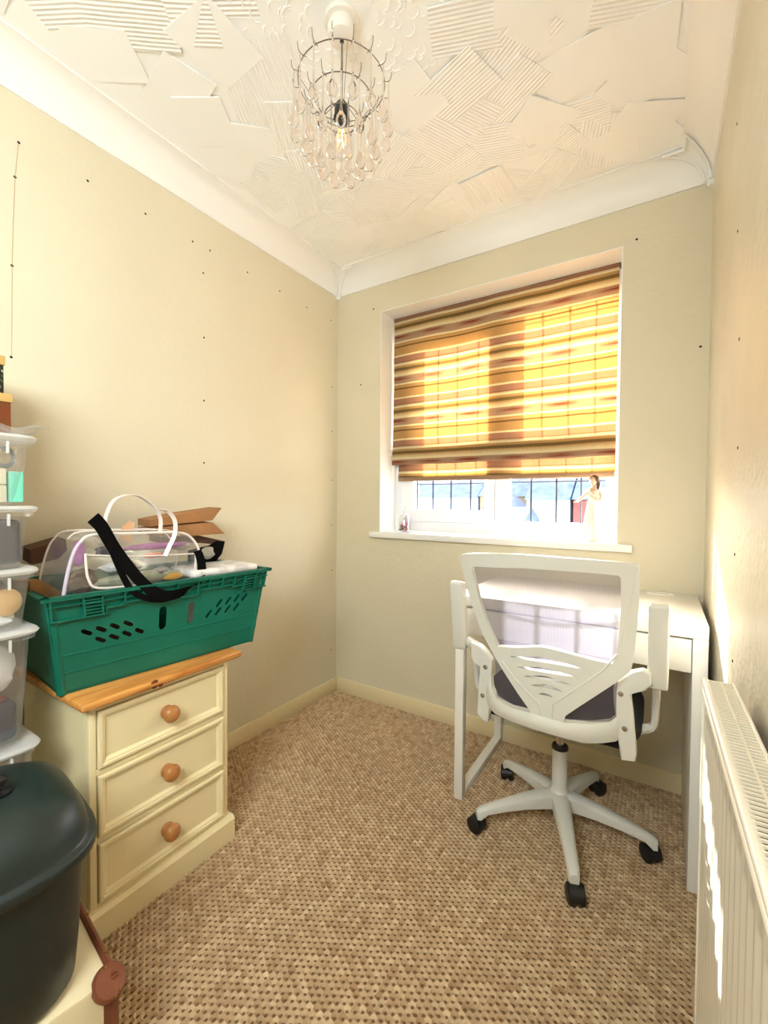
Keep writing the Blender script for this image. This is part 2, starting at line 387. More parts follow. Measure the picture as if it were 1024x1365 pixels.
def obj(name, bm, material, parent=None, smooth=True, angle=35):
    bmesh.ops.recalc_face_normals(bm, faces=bm.faces[:])
    me = bpy.data.meshes.new(name); bm.to_mesh(me); bm.free()
    o = bpy.data.objects.new(name, me); COL.objects.link(o)
    me.materials.append(M[material] if isinstance(material, str) else material)
    if smooth:
        me.polygons.foreach_set('use_smooth', [True]*len(me.polygons))
        try: me.set_sharp_from_angle(angle=math.radians(angle))
        except Exception: pass
    if parent is not None:
        o.parent = parent
        o.matrix_parent_inverse = WM[parent.name].inverted() if parent.name in WM else Matrix()
    return o
WM = {}
def thing(name, label, cat, loc, group=None):
    o = bpy.data.objects.new(name, None); COL.objects.link(o); o.location = loc; o.empty_display_size = .05
    WM[o.name] = Matrix.Translation(Vector(loc)); o['label'] = label; o['category'] = cat
    if group: o['group'] = group
    return o
def tag(o, label, cat, group=None):
    o['label'] = label; o['category'] = cat
    if group: o['group'] = group
    return o
def struct(name, bm, m, parent=None, **k):
    o = obj(name, bm, m, parent, **k); o['kind'] = 'structure'; return o

# ------------------------------------------------------------------ the room
W, D, ZC, HC, PC, Y0 = 1.725, 1.99, 2.267, 2.366, .092, -.5
OX0, OX1, OZ0, OZ1 = .296, 1.441, .935, 2.12      # window opening
WT = .27
b = new(); box(b, -.12, W+.12, Y0-.4, D+WT, -.12, -.004); floor = struct('floor', b, 'backing', smooth=False)
# carpet loops, hexagonal rows running with the room
def carpet():
    cx, cy = .0142, .0166; V = []; F = []; tone = []; rnd = random.Random(3)
    def hsh(x, y, k): t = math.sin(round(x*2000)*12.9898+round(y*2000)*78.233+k*37.7)*43758.5453; return t-math.floor(t)
    i = 0; x = .004
    while x < W:
        y = Y0 + (cy/2 if i % 2 else 0)
        while y < D:
            if not (x < .38 and y < .85) and not (x > 1.70 and y < .9):
                n = len(V); px = x+rnd.uniform(-.0008, .0008); py = y+rnd.uniform(-.0008, .0008); sc_ = rnd.uniform(.8, 1.15)
                for k in range(12):      # mouth of the pit
                    a = PI/6*k; V.append((px+.0041*sc_*math.cos(a)+rnd.uniform(-.0005, .0005), py+.0040*sc_*math.sin(a)+rnd.uniform(-.0005, .0005), -.0034))
                for k in range(12):      # shoulder
                    a = PI/6*k; up = max(0, math.cos(3*a))
                    V.append((px+.0059*math.cos(a), py+.0064*math.sin(a), .0004+.0016*up))
                for k in range(12):      # cell border: bumps on alternate corners, low strands between
                    a = PI/6*k; r = .0096 if k % 2 == 0 else .0083
                    vx, vy = x+r*math.cos(a)*.985, y+r*math.sin(a)
                    c3 = math.cos(3*a); z = (.0044 if c3 > .5 else (.0008 if c3 < -.5 else .0022))
                    V.append((vx+(hsh(vx, vy, 1)-.5)*.0012, vy+(hsh(vx, vy, 2)-.5)*.0012, z+(hsh(vx, vy, 3)-.5)*.0026))
                t = min(1, max(0, rnd.gauss(.5, .22)))
                for q in range(2):
                    for k in range(12):
                        k2 = (k+1) % 12; F.append((n+q*12+k, n+q*12+k2, n+(q+1)*12+k2, n+(q+1)*12+k)); tone.append(t)
            y += cy
        x += cx; i += 1
    me = bpy.data.meshes.new('carpet_loops'); me.from_pydata(V, [], F)
    at = me.attributes.new('tone', 'FLOAT', 'FACE'); at.data.foreach_set('value', tone)
    me.polygons.foreach_set('use_smooth', [True]*len(me.polygons)); me.materials.append(M['loops'])
    o = bpy.data.objects.new('carpet_loops', me); COL.objects.link(o); o.parent = floor; o['kind'] = 'stuff'
carpet()
b = new(); box(b, -.12, 0, Y0-.12, D+WT, -.004, HC+.1); wall_left = struct('wall_left', b, 'wall', smooth=False)
b = new(); box(b, W, W+.12, Y0-.12, D+WT, -.004, HC+.1); wall_right = struct('wall_right', b, 'wall_r', smooth=False)
b = new()
box(b, 0, OX0, D, D+WT, -.004, HC+.1); box(b, OX1, W, D, D+WT, -.004, HC+.1)
box(b, OX0, OX1, D, D+WT, -.004, OZ0-.03); box(b, OX0, OX1, D, D+WT, OZ1, HC+.1)
wall_back = struct('wall_back', b, 'wall', smooth=False)
b = new()
box(b, 0, .72, Y0-.12, Y0, -.004, HC+.1); box(b, 1.66, W, Y0-.12, Y0, -.004, HC+.1); box(b, .72, 1.66, Y0-.12, Y0, 2.02, HC+.1)
wall_front = struct('wall_front', b, 'wall', smooth=False)
b = new(); box(b, 0, W, Y0-.12, D+WT, HC, HC+.1); ceiling = struct('ceiling', b, 'ceil', smooth=False)
# unseen box added behind the doorway to keep the sky's light out
b = new()
box(b, -.12, W+.5, -2.1, -2.0, -.12, HC+.1); box(b, -.12, 0, -2.0, Y0-.12, -.12, HC+.1); box(b, W+.4, W+.5, -2.0, Y0-.12, -.12, HC+.1)
box(b, W, W+.5, Y0-.13, Y0-.12, -.12, HC+.1); box(b, -.12, W+.5, -2.0, Y0-.12, HC, HC+.1); box(b, -.12, W+.5, -2.0, Y0-.12, -.12, -.01)
struct('wall_light_block', b, 'wall', smooth=False)
# reveal linings of the window opening
b = new()
box(b, OX0, OX0+.004, D+.001, D+.16, OZ0, OZ1); box(b, OX1-.004, OX1, D+.001, D+.16, OZ0, OZ1); box(b, OX0+.004, OX1-.004, D+.001, D+.16, OZ1-.004, OZ1)
struct('trim_1', b, 'white', smooth=False)
# skirting boards
def skirt(name, x0, x1, y0, y1, ch):
    b = new(); box(b, x0, x1, y0, y1, -.003, .077, .004); struct(name, b, 'skirt')
skirt('baseboard_left', 0, .013, Y0, D, 0); skirt('baseboard_back', .013, W-.013, D-.013, D, 0); skirt('baseboard_right', W-.013, W, Y0, D, 0)
# coving, concave, with fillets
prof = [(0, ZC-.006), (.007, ZC-.006), (.007, ZC)]
for i in range(0, 13):
    t = PI/2*i/12; prof.append((.007+(PC-.007)*(1-math.cos(t)), ZC+(HC-ZC-.006)*math.sin(t)))
prof += [(PC+.006, HC-.006), (PC+.006, HC), (0, HC)]
def cove(name, f0, f1):
    b = new(); A = [b.verts.new(f0(a, h)) for a, h in prof]; Bv = [b.verts.new(f1(a, h)) for a, h in prof]; n = len(prof)
    for i in range(n): b.faces.new([A[i], A[(i+1) % n], Bv[(i+1) % n], Bv[i]])
    b.faces.new(A); b.faces.new(Bv[::-1]); struct(name, b, 'cove', angle=20)
cove('trim_2', lambda a, h: (a, Y0, h), lambda a, h: (a, D-a, h))
cove('trim_3', lambda a, h: (a, D-a, h), lambda a, h: (W-a, D-a, h))
cove('trim_4', lambda a, h: (W-a, D-a, h), lambda a, h: (W-a, Y0, h))
# cover pieces over the mitres of the coving
def mitre(name, left):
    root = struct_empty = None
    b = new()
    def P(s, t, off):
        s = min(max(s, 0), 1); th = PI/2*s
        a = .007+(PC-.007)*(1-math.cos(th)) + off*math.cos(th)*1.0; h = ZC-.004+(HC-ZC-.004)*math.sin(th) - off*math.sin(th)
        wd = .016+.05*s**2.2
        d = abs(t)*wd; x = a if t < 0 else a+d; y = D-a-d if t < 0 else D-a
        return Vector((x if left else W-x, y, h))
    solid_grid(b, 14, 8, lambda u, v: P(u, v*2-1, .0035), lambda u, v: P(u, v*2-1, -.004))
    o = struct(name, b, 'cove', angle=50)
    for sgn, nm in ((-1, 'moulded_edge'), (1, 'moulded_edge')):
        bb = new(); tube(bb, [P(i/16, sgn, .004) for i in range(17)], .0045, 8); obj(nm, bb, 'cove', o)
    bb = new(); ps = [P(1, t/4-1, .006) for t in range(9)]; tube(bb, ps, .0055, 8); obj('top_bead', bb, 'cove', o)
    bb = new()
    q = .02; z0, z1 = ZC-.022, ZC-.002
    if left: prism(bb, [(0, D, z0), (0, D-q, z0), (.010, D-q, z0), (.012, D-.012, z0), (q, D-.010, z0), (q, D, z0)], (0, 0, z1-z0))
    else: prism(bb, [(W, D, z0), (W, D-q, z0), (W-.010, D-q, z0), (W-.012, D-.012, z0), (W-q, D-.010, z0), (W-q, D, z0)], (0, 0, z1-z0))
    obj('foot_block', bb, 'cove', o, smooth=False)
mitre('trim_5', True); mitre('trim_6', False)

# combed plaster patches of the ceiling: each a thin slab with one proud edge
variants = []
def patch_mesh(w_, l_, seed):
    rnd = random.Random(seed); b = new()
    q = lambda v: v+rnd.uniform(-.006, .006)
    c = [(q(-w_/2), q(-l_/2)), (q(w_/2), q(-l_/2)), (q(w_/2*.92), q(l_/2)), (q(-w_/2*.92), q(l_/2))]
    top = [(x, y, .0) for x, y in c]; low = [(x, y, -.0006-.0030*(.5+y/l_)) for x, y in c]
    A = [b.verts.new(v) for v in top]; B = [b.verts.new(v) for v in low]
    b.faces.new(A); b.faces.new(B[::-1])
    for i in range(4): b.faces.new([A[i], B[i], B[(i+1) % 4], A[(i+1) % 4]])
    bmesh.ops.recalc_face_normals(b, faces=b.faces[:])
    return b
pm = []
for i in range(8):
    b = patch_mesh(random.uniform(.15, .21), random.uniform(.17, .24), i); me = bpy.data.meshes.new('plaster_patch'); b.to_mesh(me); b.free()
    me.materials.append(M['combed' if i % 8 not in (2, 5, 7) else 'ceil']); pm.append(me)
CX, CY = .856, .934                                   # the ceiling rose
k = 0
yy = Y0+.55
while yy < D-.12:
    xx = .17+random.uniform(-.02, .04)
    while xx < W-.14:
        x, y = xx+random.uniform(-.035, .035), yy+random.uniform(-.035, .035)
        r_ = math.hypot(x-CX, y-CY)
        if r_ > .27 and .2 < x < W-.2 or (r_ > .27 and random.random() < .5):
            x = min(max(x, .21), W-.21); y = min(y, D-.21)
            o = bpy.data.objects.new('plaster_patch', random.choice(pm)); COL.objects.link(o); o.parent = ceiling
            o.location = (x, y, HC-.0002-.0011*(k % 4)); o.rotation_euler = (0, 0, random.choice([.5, -.5, 1.2, 2.2, 3.4, 4.4, 5.2])+random.uniform(-.35, .35)); k += 1
        xx += .15
    yy += .15
# scalloped plaster swirl round the lamp fitting
b = new()
for ring in range(9):
    rr = .085+.024*ring; n = 11+3*ring
    for i in range(n):
        a = 2*PI*(i+.5*(ring % 2))/n+random.uniform(-.16, .16); rq = rr+random.uniform(-.010, .010); c = Vector((CX+rq*math.cos(a), CY+rq*math.sin(a), HC)); s = .014+random.uniform(-.006, .006); a += random.uniform(-.5, .5)
        e1 = Vector((-math.sin(a), math.cos(a), 0)); e2 = Vector((math.cos(a), math.sin(a), 0))
        tube(b, [c+e1*s*math.cos(t)+e2*s*.8*math.sin(t) for t in (0, .6, 1.2, 1.9, 2.5, 3.1)], [.001, .0022, .003, .003, .0022, .001], 5, caps=False)
o = obj('plaster_swirl', b, 'ceil', ceiling); o['kind'] = 'stuff'

# screw holes and hairline cracks in the walls
def hole_on(wall, px, py, r=.0032):
    ax, v, ax_n = {'l': (0, 0, (1, 0, 0)), 'b': (1, D, (0, -1, 0)), 'r': (0, W, (-1, 0, 0))}[wall]
    p = bp(px, py, ax, v); bb = new()
    lathe(bb, [(0, .0002), (r*.55, .0003), (r, .0012), (r*1.35, .0004), (r*1.5, 0)], p, ax_n, 10)
    obj('screw_hole', bb, 'hole', {'l': wall_left, 'b': wall_back, 'r': wall_right}[wall])
for p in ((25, 190), (20, 236), (16, 354), (15, 476), (117, 241), (194, 285), (257, 322), (280, 334), (271, 364), (330, 363), (373, 388), (409, 410),
          (272, 450), (272, 534), (272, 617), (441, 427), (443, 516), (443, 575), (443, 640), (442, 700), (443, 760), (441, 866)): hole_on('l', *p, r=.0026)
for p in ((498, 412), (849, 319), (481, 513), (934, 462)): hole_on('b', *p, r=.003)
for p in ((983, 165), (984, 308), (986, 452), (984, 597), (980, 739), (977, 881)): hole_on('r', *p, r=.0026)
b = new(); pts = [bp(24.5, 192, 0, 0), bp(20, 236, 0, 0), bp(17.5, 300, 0, 0), bp(16, 354, 0, 0), bp(15.5, 476, 0, 0)]
ribbon(b, [p+Vector((.0006, 0, 0)) for p in pts], Vector((0, 1, 0)),   .0011, .0006); obj('hairline_crack', b, mat('crack_shade', srgb(196, 164, 118), .8), wall_left)

# ------------------------------------------------------------------ window
YF0, YF1 = 2.150, 2.215
b = new()
def bar(b, x0, x1, z0, z1, y0=YF0, y1=YF1, bev=.004): box(b, x0, x1, y0, y1, z0, z1, bev)
bar(b, OX0, OX0+.055, OZ0, OZ1); bar(b, OX1-.045, OX1, OZ0, OZ1); bar(b, OX0+.05, OX1-.04, OZ1-.06, OZ1); bar(b, OX0+.05, OX1-.04, OZ0, OZ0+.055)
window = struct('window_1', b, 'frame')
b = new(); bar(b, .882, .935, OZ0+.05, OZ1-.055); o = struct('window_frame', b, 'frame', window)
b = new()                       # left casement sash
for a in ((.348, .424, .992, 2.063), (.830, .878, .992, 2.063), (.42, .834, .992, 1.056), (.42, .834, 1.94, 2.063)): bar(b, *a, y0=2.135, y1=2.205, bev=.006)
struct('casement_sash', b, 'frame', window)
b = new()                       # beads of the fixed light
for a in ((.935, .952, .99, 2.062), (1.378, 1.397, .99, 2.062), (.95, 1.38, .988, 1.006), (.95, 1.38, 2.012, 2.062)): bar(b, *a, y0=2.158, y1=2.2, bev=.003)
struct('glazing_bead', b, 'frame', window)
for nm, a in (('pane', (.42, .836, 1.05, 1.945)), ('pane', (.947, 1.383, 1.0, 2.016))):
    b = new(); box(b, a[0], a[1], 2.178, 2.182, a[2], a[3]); struct(nm, b, 'glass', window, smooth=False)
def lead(x0, x1, z0, z1):
    b = new(); box(b, x0, x1, 2.174, 2.1778, z0, z1, .001); obj('lead_strip', b, 'lead', window)
for x in (.427, .526, .633, .744, ): lead(x-.004, x+.004, 1.055, 1.94)
for x in (1.053, 1.169, 1.276): lead(x-.004, x+.004, 1.005, 2.012)
for z in (1.197, 1.90): lead(.422, .832, z-.003, z+.003)
for z in (1.2, 1.965): lead(.95, 1.38, z-.003, z+.003)
b = new(); box(b, .245, 1.495, 1.962, D+.001, .905, .936, .004); box(b, OX0, OX1, D, 2.152, .905, .936, .002); struct('window_sill', b, 'sill', window)

# ------------------------------------------------------------------ blind
bl = thing('roman_blind', 'striped cream, brown and red roman blind drawn down over the window', 'blind', (.87, 2.11, 2.11))
def cloth(name, u0, u1, path, nv=40, nu=60, th=.002, sag=.003):
    "path: list of (y, z) from the top down; UV in metres"
    b = new(); uvl = b.loops.layers.uv.new('UVMap')
    pts = smooth_path([(0, y, z) for y, z in path], 10); L = [0]
    for p, q in zip(pts, pts[1:]): L.append(L[-1]+(q-p).length)
    n = len(pts); V = []; 
    for i in range(nu+1):
        u = i/nu; col = []
        for j, p in enumerate(pts):
            y = p.y + sag*math.sin(u*19+j*.09)*.5 + sag*math.sin(u*43+j*.2)*.25
            col.append((b.verts.new((u0+(u1-u0)*u, y, p.z+.0015*math.sin(u*14))), u*(u1-u0), path[0][1]-p.z))
        V.append(col)
    for i in range(nu):
        for j in range(n-1):
            q = [V[i][j], V[i+1][j], V[i+1][j+1], V[i][j+1]]; f = b.faces.new([t[0] for t in q])
            for lp, t in zip(f.loops, q): lp[uvl].uv = (t[1]+UV[0], t[2]+UV[1])
    o = obj(name, b, 'blind', bl); return o
UV = (.03, .122)
front = [(2.104, 2.112), (2.106, 2.0), (2.102, 1.88), (2.106, 1.76), (2.103, 1.64), (2.104, 1.52), (2.100, 1.42), (2.090, 1.36), (2.088, 1.312), (2.092, 1.300)]
cloth('blind_panel', .312, 1.420, front)
UV = (.03, .122)
cloth('folded_layer', .318, 1.416, [(2.096, 1.303), (2.112, 1.31), (2.114, 1.36), (2.112, 1.402)])
UV = (.14, .236)
cloth('lower_flap', .340, 1.418, [(2.118, 1.402), (2.118, 1.33), (2.114, 1.27), (2.112, 1.232)])
b = new(); box(b, .341, 1.417, 2.106, 2.118, 1.212, 1.234, .004); obj('hem_bar', b, mat('hem_cloth', srgb(150, 118, 88), .8), bl)
b = new(); box(b, .308, 1.424, 2.108, 2.132, 2.098, 2.1155, .002); obj('headrail', b, mat('headrail_brown', srgb(90, 68, 44), .6), bl)

# ------------------------------------------------------------------ outside
def house(x0, x1, y, dep, zb, ze, zr, wallm, roofm, label, wins, gable=False):
    h = thing('house', label, 'house', ((x0+x1)/2, y+dep/2, zb))
    b = new(); box(b, x0, x1, y, y+dep, zb, ze); obj('wall', b, wallm, h, smooth=False)
    b = new()
    if gable: prism(b, [(x0-.2, y-.2, ze-.15), (x1+.2, y-.2, ze-.15), ((x0+x1)/2, y-.2, zr)], (0, dep+.4, 0))
    else: prism(b, [(x0-.04, y-.3, ze-.1), (x0-.04, y+dep+.3, ze-.1), (x0-.04, y+dep/2, zr)], (x1-x0+.08, 0, 0))
    obj('roof', b, roofm, h, smooth=False)
    for (a, c, z0, z1) in wins:
        b = new(); box(b, a, c, y-.06, y+.04, z0, z1); f = obj('window', b, 'frame', h, smooth=False)
        b = new(); m2 = (a+c)/2; box(b, a+.08, m2-.03, y-.08, y-.05, z0+.08, z1-.08); box(b, m2+.03, c-.08, y-.08, y-.05, z0+.08, z1-.08); obj('pane', b, M['farpane'], f, smooth=False)
    return h
M['farpane'] = mat('far_window_glass', srgb(120, 142, 172), .9)
hw = mat('render_white', srgb(150, 153, 158), .8); hy = mat('render_yellow', srgb(146, 124, 90), .8); hr = mat('red_brick', srgb(124, 60, 52), .9, var=(3, srgb(136, 74, 64), .2))
rg = mat('grey_roof_tile', srgb(66, 78, 100), .9, var=(2.5, srgb(90, 102, 122), .15)); rb = mat('brown_roof_tile', srgb(104, 84, 92), .8)
house(-15.5, -8.1, 26, 7, -4, 1.5, 4.0, hw, rg, 'white rendered house with grey roof, leftmost beyond the window', [(-12.9, -11.3, -.1, 1.1), (-10.9, -9.6, -.1, 1.1)])
house(-7.95, -4.2, 26, 7, -4, 1.55, 4.1, hy, rg, 'cream house with grey roof seen through the left casement', [(-7.3, -6.0, .1, 1.15)])
house(-6.3, -4.9, 22.4, 2.4, -4, .9, 1.6, hw, rg, 'small white gabled bay in front of the cream house', [(-6.0, -5.3, -.2, .6)], gable=True)
house(-4.1, -2.1, 22, 7, -4, 1.35, 3.8, hw, rg, 'narrow white house beside the red brick house outside', [(-3.7, -2.9, .2, 1.0)])
house(-1.95, .25, 22, 7, -4, 1.35, 3.7, hr, rg, 'red brick house with slate roof behind the figurine', [(-1.0, -.4, -.4, .6)])
house(.4, 5.0, 24, 7, -4, 1.5, 4.0, hw, rb, 'white rendered house with brown roof, rightmost beyond the window', [(.9, 2.0, 0, 1.0)])
house(-3.3, -2.2, 14, 2.5, -4, .35, .95, hw, rg, 'low white garage with grey pitched roof outside', [], gable=False)
house(-13, 5, 42, 7, -4, 1.7, 4.2, hy, rb, 'long cream terrace with brown roof farthest beyond the window', [(-6.9, -5.8, -.4, .9), (-3.3, -2.3, -.4, .9), (1.2, 2.2, -.4, .9)])
b = new(); box(b, -30, 30, 3.2, 60, -4.3, -4.0); tag(obj('ground', b, mat('pale_paving', srgb(214, 214, 208), .9), smooth=False), 'pale paved ground outside', 'ground')
bpy.data.objects['ground']['kind'] = 'structure'

# ------------------------------------------------------------------ desk
dk = thing('desk', 'small white desk with drawer under the window', 'desk', (1.33, 1.735, 0))
DX0, DX1, DY0, DY1 = .957, 1.708, 1.492, 1.982
b = new(); box(b, DX0, DX1, DY0, DY1, .722, .762, .003); obj('desktop', b, 'desk', dk)
b = new(); box(b, DX1-.036, DX1, DY0+.001, DY1, 0, .7215, .002); obj('side_panel', b, 'desk', dk)
b = new(); box(b, DX0+.035, DX1-.038, DY0+.006, DY0+.024, .622, .716, .002); dr = obj('drawer', b, 'desk', dk)
b = new(); box(b, DX0+.05, DX1-.06, DY0+.024, DY1-.08, .632, .705, .001); obj('drawer_box', b, 'desk', dr, smooth=False)
b = new(); box(b, DX0+.035, DX1-.037, DY1-.02, DY1-.004, .56, .7215, .001); obj('back_rail', b, 'desk', dk, smooth=False)
b = new()
for a in ((DY0+.002, DY0+.034, 0, .7215), (DY1-.034, DY1-.002, 0, .7215), (DY0+.034, DY1-.034, .0, .030), (DY0+.034, DY1-.034, .69, .7215)):
    box(b, DX0+.001, DX0+.034, a[0], a[1], a[2], a[3], .003)
obj('leg_frame', b, 'desk_metal', dk)
b = new(); P = [Vector((1.59+.042*math.cos(t*PI/12), 1.928+.018*math.sin(t*PI/12), .763)) for t in range(24)]
tube(b, P, .003, 6, closed=True); g = obj('cable_grommet', b, 'desk', dk)
b = new(); prism(b, [Vector((p.x, p.y, .7618)) for p in P], (0, 0, .0008)); obj('grommet_slot', b, mat('grommet_shade', srgb(206, 196, 176), .5), g, smooth=False)

# ------------------------------------------------------------------ office chair
HX, HY = 1.318, 1.545; XC = 1.325
ch = thing('office_chair', 'white swivel office chair with pale mesh back at the desk', 'chair', (HX, HY, 0))
b = new(); lathe(b, [(0, .085), (.036, .085), (.040, .10), (.038, .128), (.028, .140), (.0245, .15), (.0235, .272), (.0235, .276), (0, .276)], (HX, HY, 0), seg=28); obj('base_hub', b, 'chair', ch)
b = new(); lathe(b, [(0, .276), (.026, .276), (.027, .281), (.024, .288), (0, .288)], (HX, HY, 0)); obj('gas_lift_collar', b, 'black', ch)
b = new(); lathe(b, [(0, .288), (.0135, .288), (.0135, .42), (0, .42)], (HX, HY, 0)); obj('gas_lift', b, 'chrome', ch)
for i in range(5):
    a = math.radians(1+72*i); d = Vector((math.cos(a), math.sin(a), 0)); s = Vector((-d.y, d.x, 0)); O = Vector((HX, HY, 0))
    b = new(); rings = []
    for r, w_, zt, zb in ((.020, .028, .136, .088), (.06, .025, .133, .088), (.12, .022, .124, .087), (.19, .019, .108, .080), (.25, .0165, .093, .070), (.272, .015, .086, .052), (.283, .011, .078, .052)):
        c = O+d*r; rings.append([b.verts.new(c+s*x+Vector((0, 0, z))) for x, z in ((-w_, zb), (-w_, zt-.008), (-w_*.55, zt), (w_*.55, zt), (w_, zt-.008), (w_, zb))])
    for A, B in zip(rings, rings[1:]):
        for k in range(6): b.faces.new([A[k], A[(k+1) % 6], B[(k+1) % 6], B[k]])
    b.faces.new(rings[0]); b.faces.new(rings[-1][::-1]); obj('base_leg', b, 'chair', ch, angle=50)
    tr = [2.3, .9, 1.9, 2.9, -1.1][i]; wd = Vector((math.cos(tr), math.sin(tr), 0)); ax = Vector((-wd.y, wd.x, 0))   # trailing direction of the caster
    piv = O+d*.272; wc = piv+wd*.012+Vector((0, 0, .0265))
    b = new(); lathe(b, [(0, 0), (.006, 0), (.006, .02), (0, .02)], piv+Vector((0, 0, .045)))
    # hood between and over the wheels
    grid(b, 10, 6, lambda u, v: wc + wd*(.0275*math.cos(PI*(1.05*u-.02))) + Vector((0, 0, .0275*math.sin(PI*(1.05*u-.02)))) + ax*((v-.5)*.046)*(1-.25*abs(math.cos(PI*u))))
    cs = obj('caster', b, 'black', ch)
    for sg in (-1, 1):
        b = new(); lathe(b, [(0, -.010), (.020, -.009), (.0255, -.005), (.0265, 0), (.0255, .006), (.021, .009), (.012, .0105), (0, .0105)], wc+ax*sg*.0135, ax*sg, 24); obj('wheel', b, 'black', cs)
# seat
b = new()
def seat(u, v, top):
    x = (u-.5)*2; y = (v-.5)*2; r = (abs(x)**4+abs(y)**4)**.25; f = min(1, 1/max(r, 1e-6)) if r > 1 else 1
    return Vector((XC+x*f*.232, 1.515+y*f*.235, (.505-.03*max(abs(x), abs(y))**5) if top else .435+.02*max(abs(x), abs(y))**4))
solid_grid(b, 18, 18, lambda u, v: seat(u, v, 1), lambda u, v: seat(u, v, 0)); obj('seat', b, 'seatfab', ch)
b = new(); box(b, XC-.09, XC+.09, HY-.12, HY+.11, .40, .438, .01); obj('seat_mechanism', b, 'black', ch)
b = new(); tube(b, [(HX+.05, HY, .42), (HX+.16, HY, .418), (HX+.20, HY, .42)], [.005, .005, .009], 8); obj('height_lever', b, 'black', ch)
# back
def Z6(u, v): return (590+u*.30273, 730+v*.30269)
def back_pt(px, py, y0=1.195, k=.055, off=0.0):
    y = y0
    for _ in range(5):
        p = bp(px, py, 1, y); y = y0+k*((p.x-XC)/.23)**2
    return Vector((p.x, y+off, p.z))
def dense(L, n=3, closed=False):
    return [(p.x, p.y) for p in smooth_path([(a, c, 0) for a, c in L], n, closed)]
def lin(L, n=4):
    out = []
    for p, q in zip(L, L[1:]):
        for i in range(n): out.append((p[0]+(q[0]-p[0])*i/n, p[1]+(q[1]-p[1])*i/n))
    return out+[L[-1]]
top_o = dense([(78, 36), (100, 27), (200, 26), (350, 31), (520, 44), (700, 58), (842, 70), (863, 82)])
right_o = dense([(867, 105), (865, 250), (855, 370), (845, 460), (835, 520), (824, 548)])
vr = lin([(760, 598), (600, 702), (540, 742), (533, 765), (533, 832)]); vl = lin([(392, 795), (387, 722), (330, 640), (262, 535)])
left_o = dense([(232, 485), (190, 405), (150, 310), (115, 205), (90, 105), (76, 45)])[:-1]
outer = top_o+right_o+vr+vl+left_o
inner = dense([(132, 84), (300, 89), (500, 101), (700, 116), (775, 124)])+dense([(785, 134), (786, 250), (778, 370), (768, 450), (748, 512)])+dense([(680, 500), (590, 476), (500, 452), (430, 438), (330, 440), (242, 436)])+dense([(215, 380), (188, 310), (162, 228), (140, 140), (129, 96)])
def slot(a, m, c, t): return dense([a, ((a[0]+m[0])/2, (a[1]+m[1])/2-2), m, ((c[0]+m[0])/2, (c[1]+m[1])/2-3), c], 3)[:-1]+[c]+dense([((c[0]+m[0])/2, (c[1]+m[1])/2+t*.45), (m[0], m[1]+t), ((a[0]+m[0])/2, (a[1]+m[1])/2+t*.7)], 3)
slots = [slot(*s) for s in (((290, 478), (440, 484), (655, 543), 20), ((322, 524), (445, 530), (605, 576), 19), ((355, 566), (450, 566), (565, 606), 17), ((388, 606), (455, 602), (530, 636), 14), ((423, 645), (450, 641), (490, 660), 10))]
def flatxz(u, v):
    p = back_pt(*Z6(u, v)); return (p.x, 0, p.z)
b = new(); holed(b, outer, [inner]+slots, (0, .020, 0), flatxz)
for i in range(1, 46):
    bmesh.ops.bisect_plane(b, geom=b.verts[:]+b.edges[:]+b.faces[:], plane_co=(XC-.24+.0106*i, 0, 0), plane_no=(1, 0, 0))
bmesh.ops.dissolve_limit(b, angle_limit=.002, verts=b.verts[:], edges=[e for e in b.edges if abs(e.verts[0].co.x-e.verts[1].co.x) > 1e-6 and len(e.link_faces) == 2])
for v in b.verts: v.co.y += 1.195+.055*((v.co.x-XC)/.23)**2
fr = obj('back_frame', b, 'chair', ch, angle=28)
bv = fr.modifiers.new('bevel', 'BEVEL'); bv.width = .003; bv.segments = 2; bv.limit_method = 'ANGLE'; bv.angle_limit = math.radians(60)
for pts in ([(262, 500), (330, 590), (400, 665), (428, 690), (434, 745), (450, 766), (478, 768), (484, 690), (560, 640), (700, 545), (770, 470)],):
    b = new(); tube(b, [back_pt(*Z6(*p), off=.0) for p in pts], .0028, 8); obj('raised_rib', b, 'chair', ch)
# bevelled flank of the frame: a proud inner ridge on the right upright
b = new(); tube(b, [back_pt(*Z6(*p)) for p in [(860, 90), (840, 190), (815, 300), (795, 400), (790, 440)]], .0016, 6); obj('raised_rib', b, 'chair', ch)
# net
def lerpL(L, t):
    t *= len(L)-1; i = min(int(t), len(L)-2); f = t-i; return (L[i][0]+(L[i+1][0]-L[i][0])*f, L[i][1]+(L[i+1][1]-L[i][1])*f)
NL = [(100, 55), (118, 150), (145, 250), (180, 350), (222, 440), (222, 520), (222, 610), (232, 690)]; NR = [(845, 95), (840, 190), (832, 290), (822, 390), (808, 480), (775, 560), (762, 660), (762, 800)]
def netp(u, v):
    a = lerpL(NL, v); c = lerpL(NR, v); sagm = 30*v*math.sin(PI*u)*(1 if v > .8 else v/.8)
    return back_pt(*Z6(a[0]+(c[0]-a[0])*u, a[1]+(c[1]-a[1])*u+sagm*.6), k=.055+.03*v, off=.022)
b = new(); grid(b, 24, 24, netp); obj('mesh_net', b, 'net', ch)
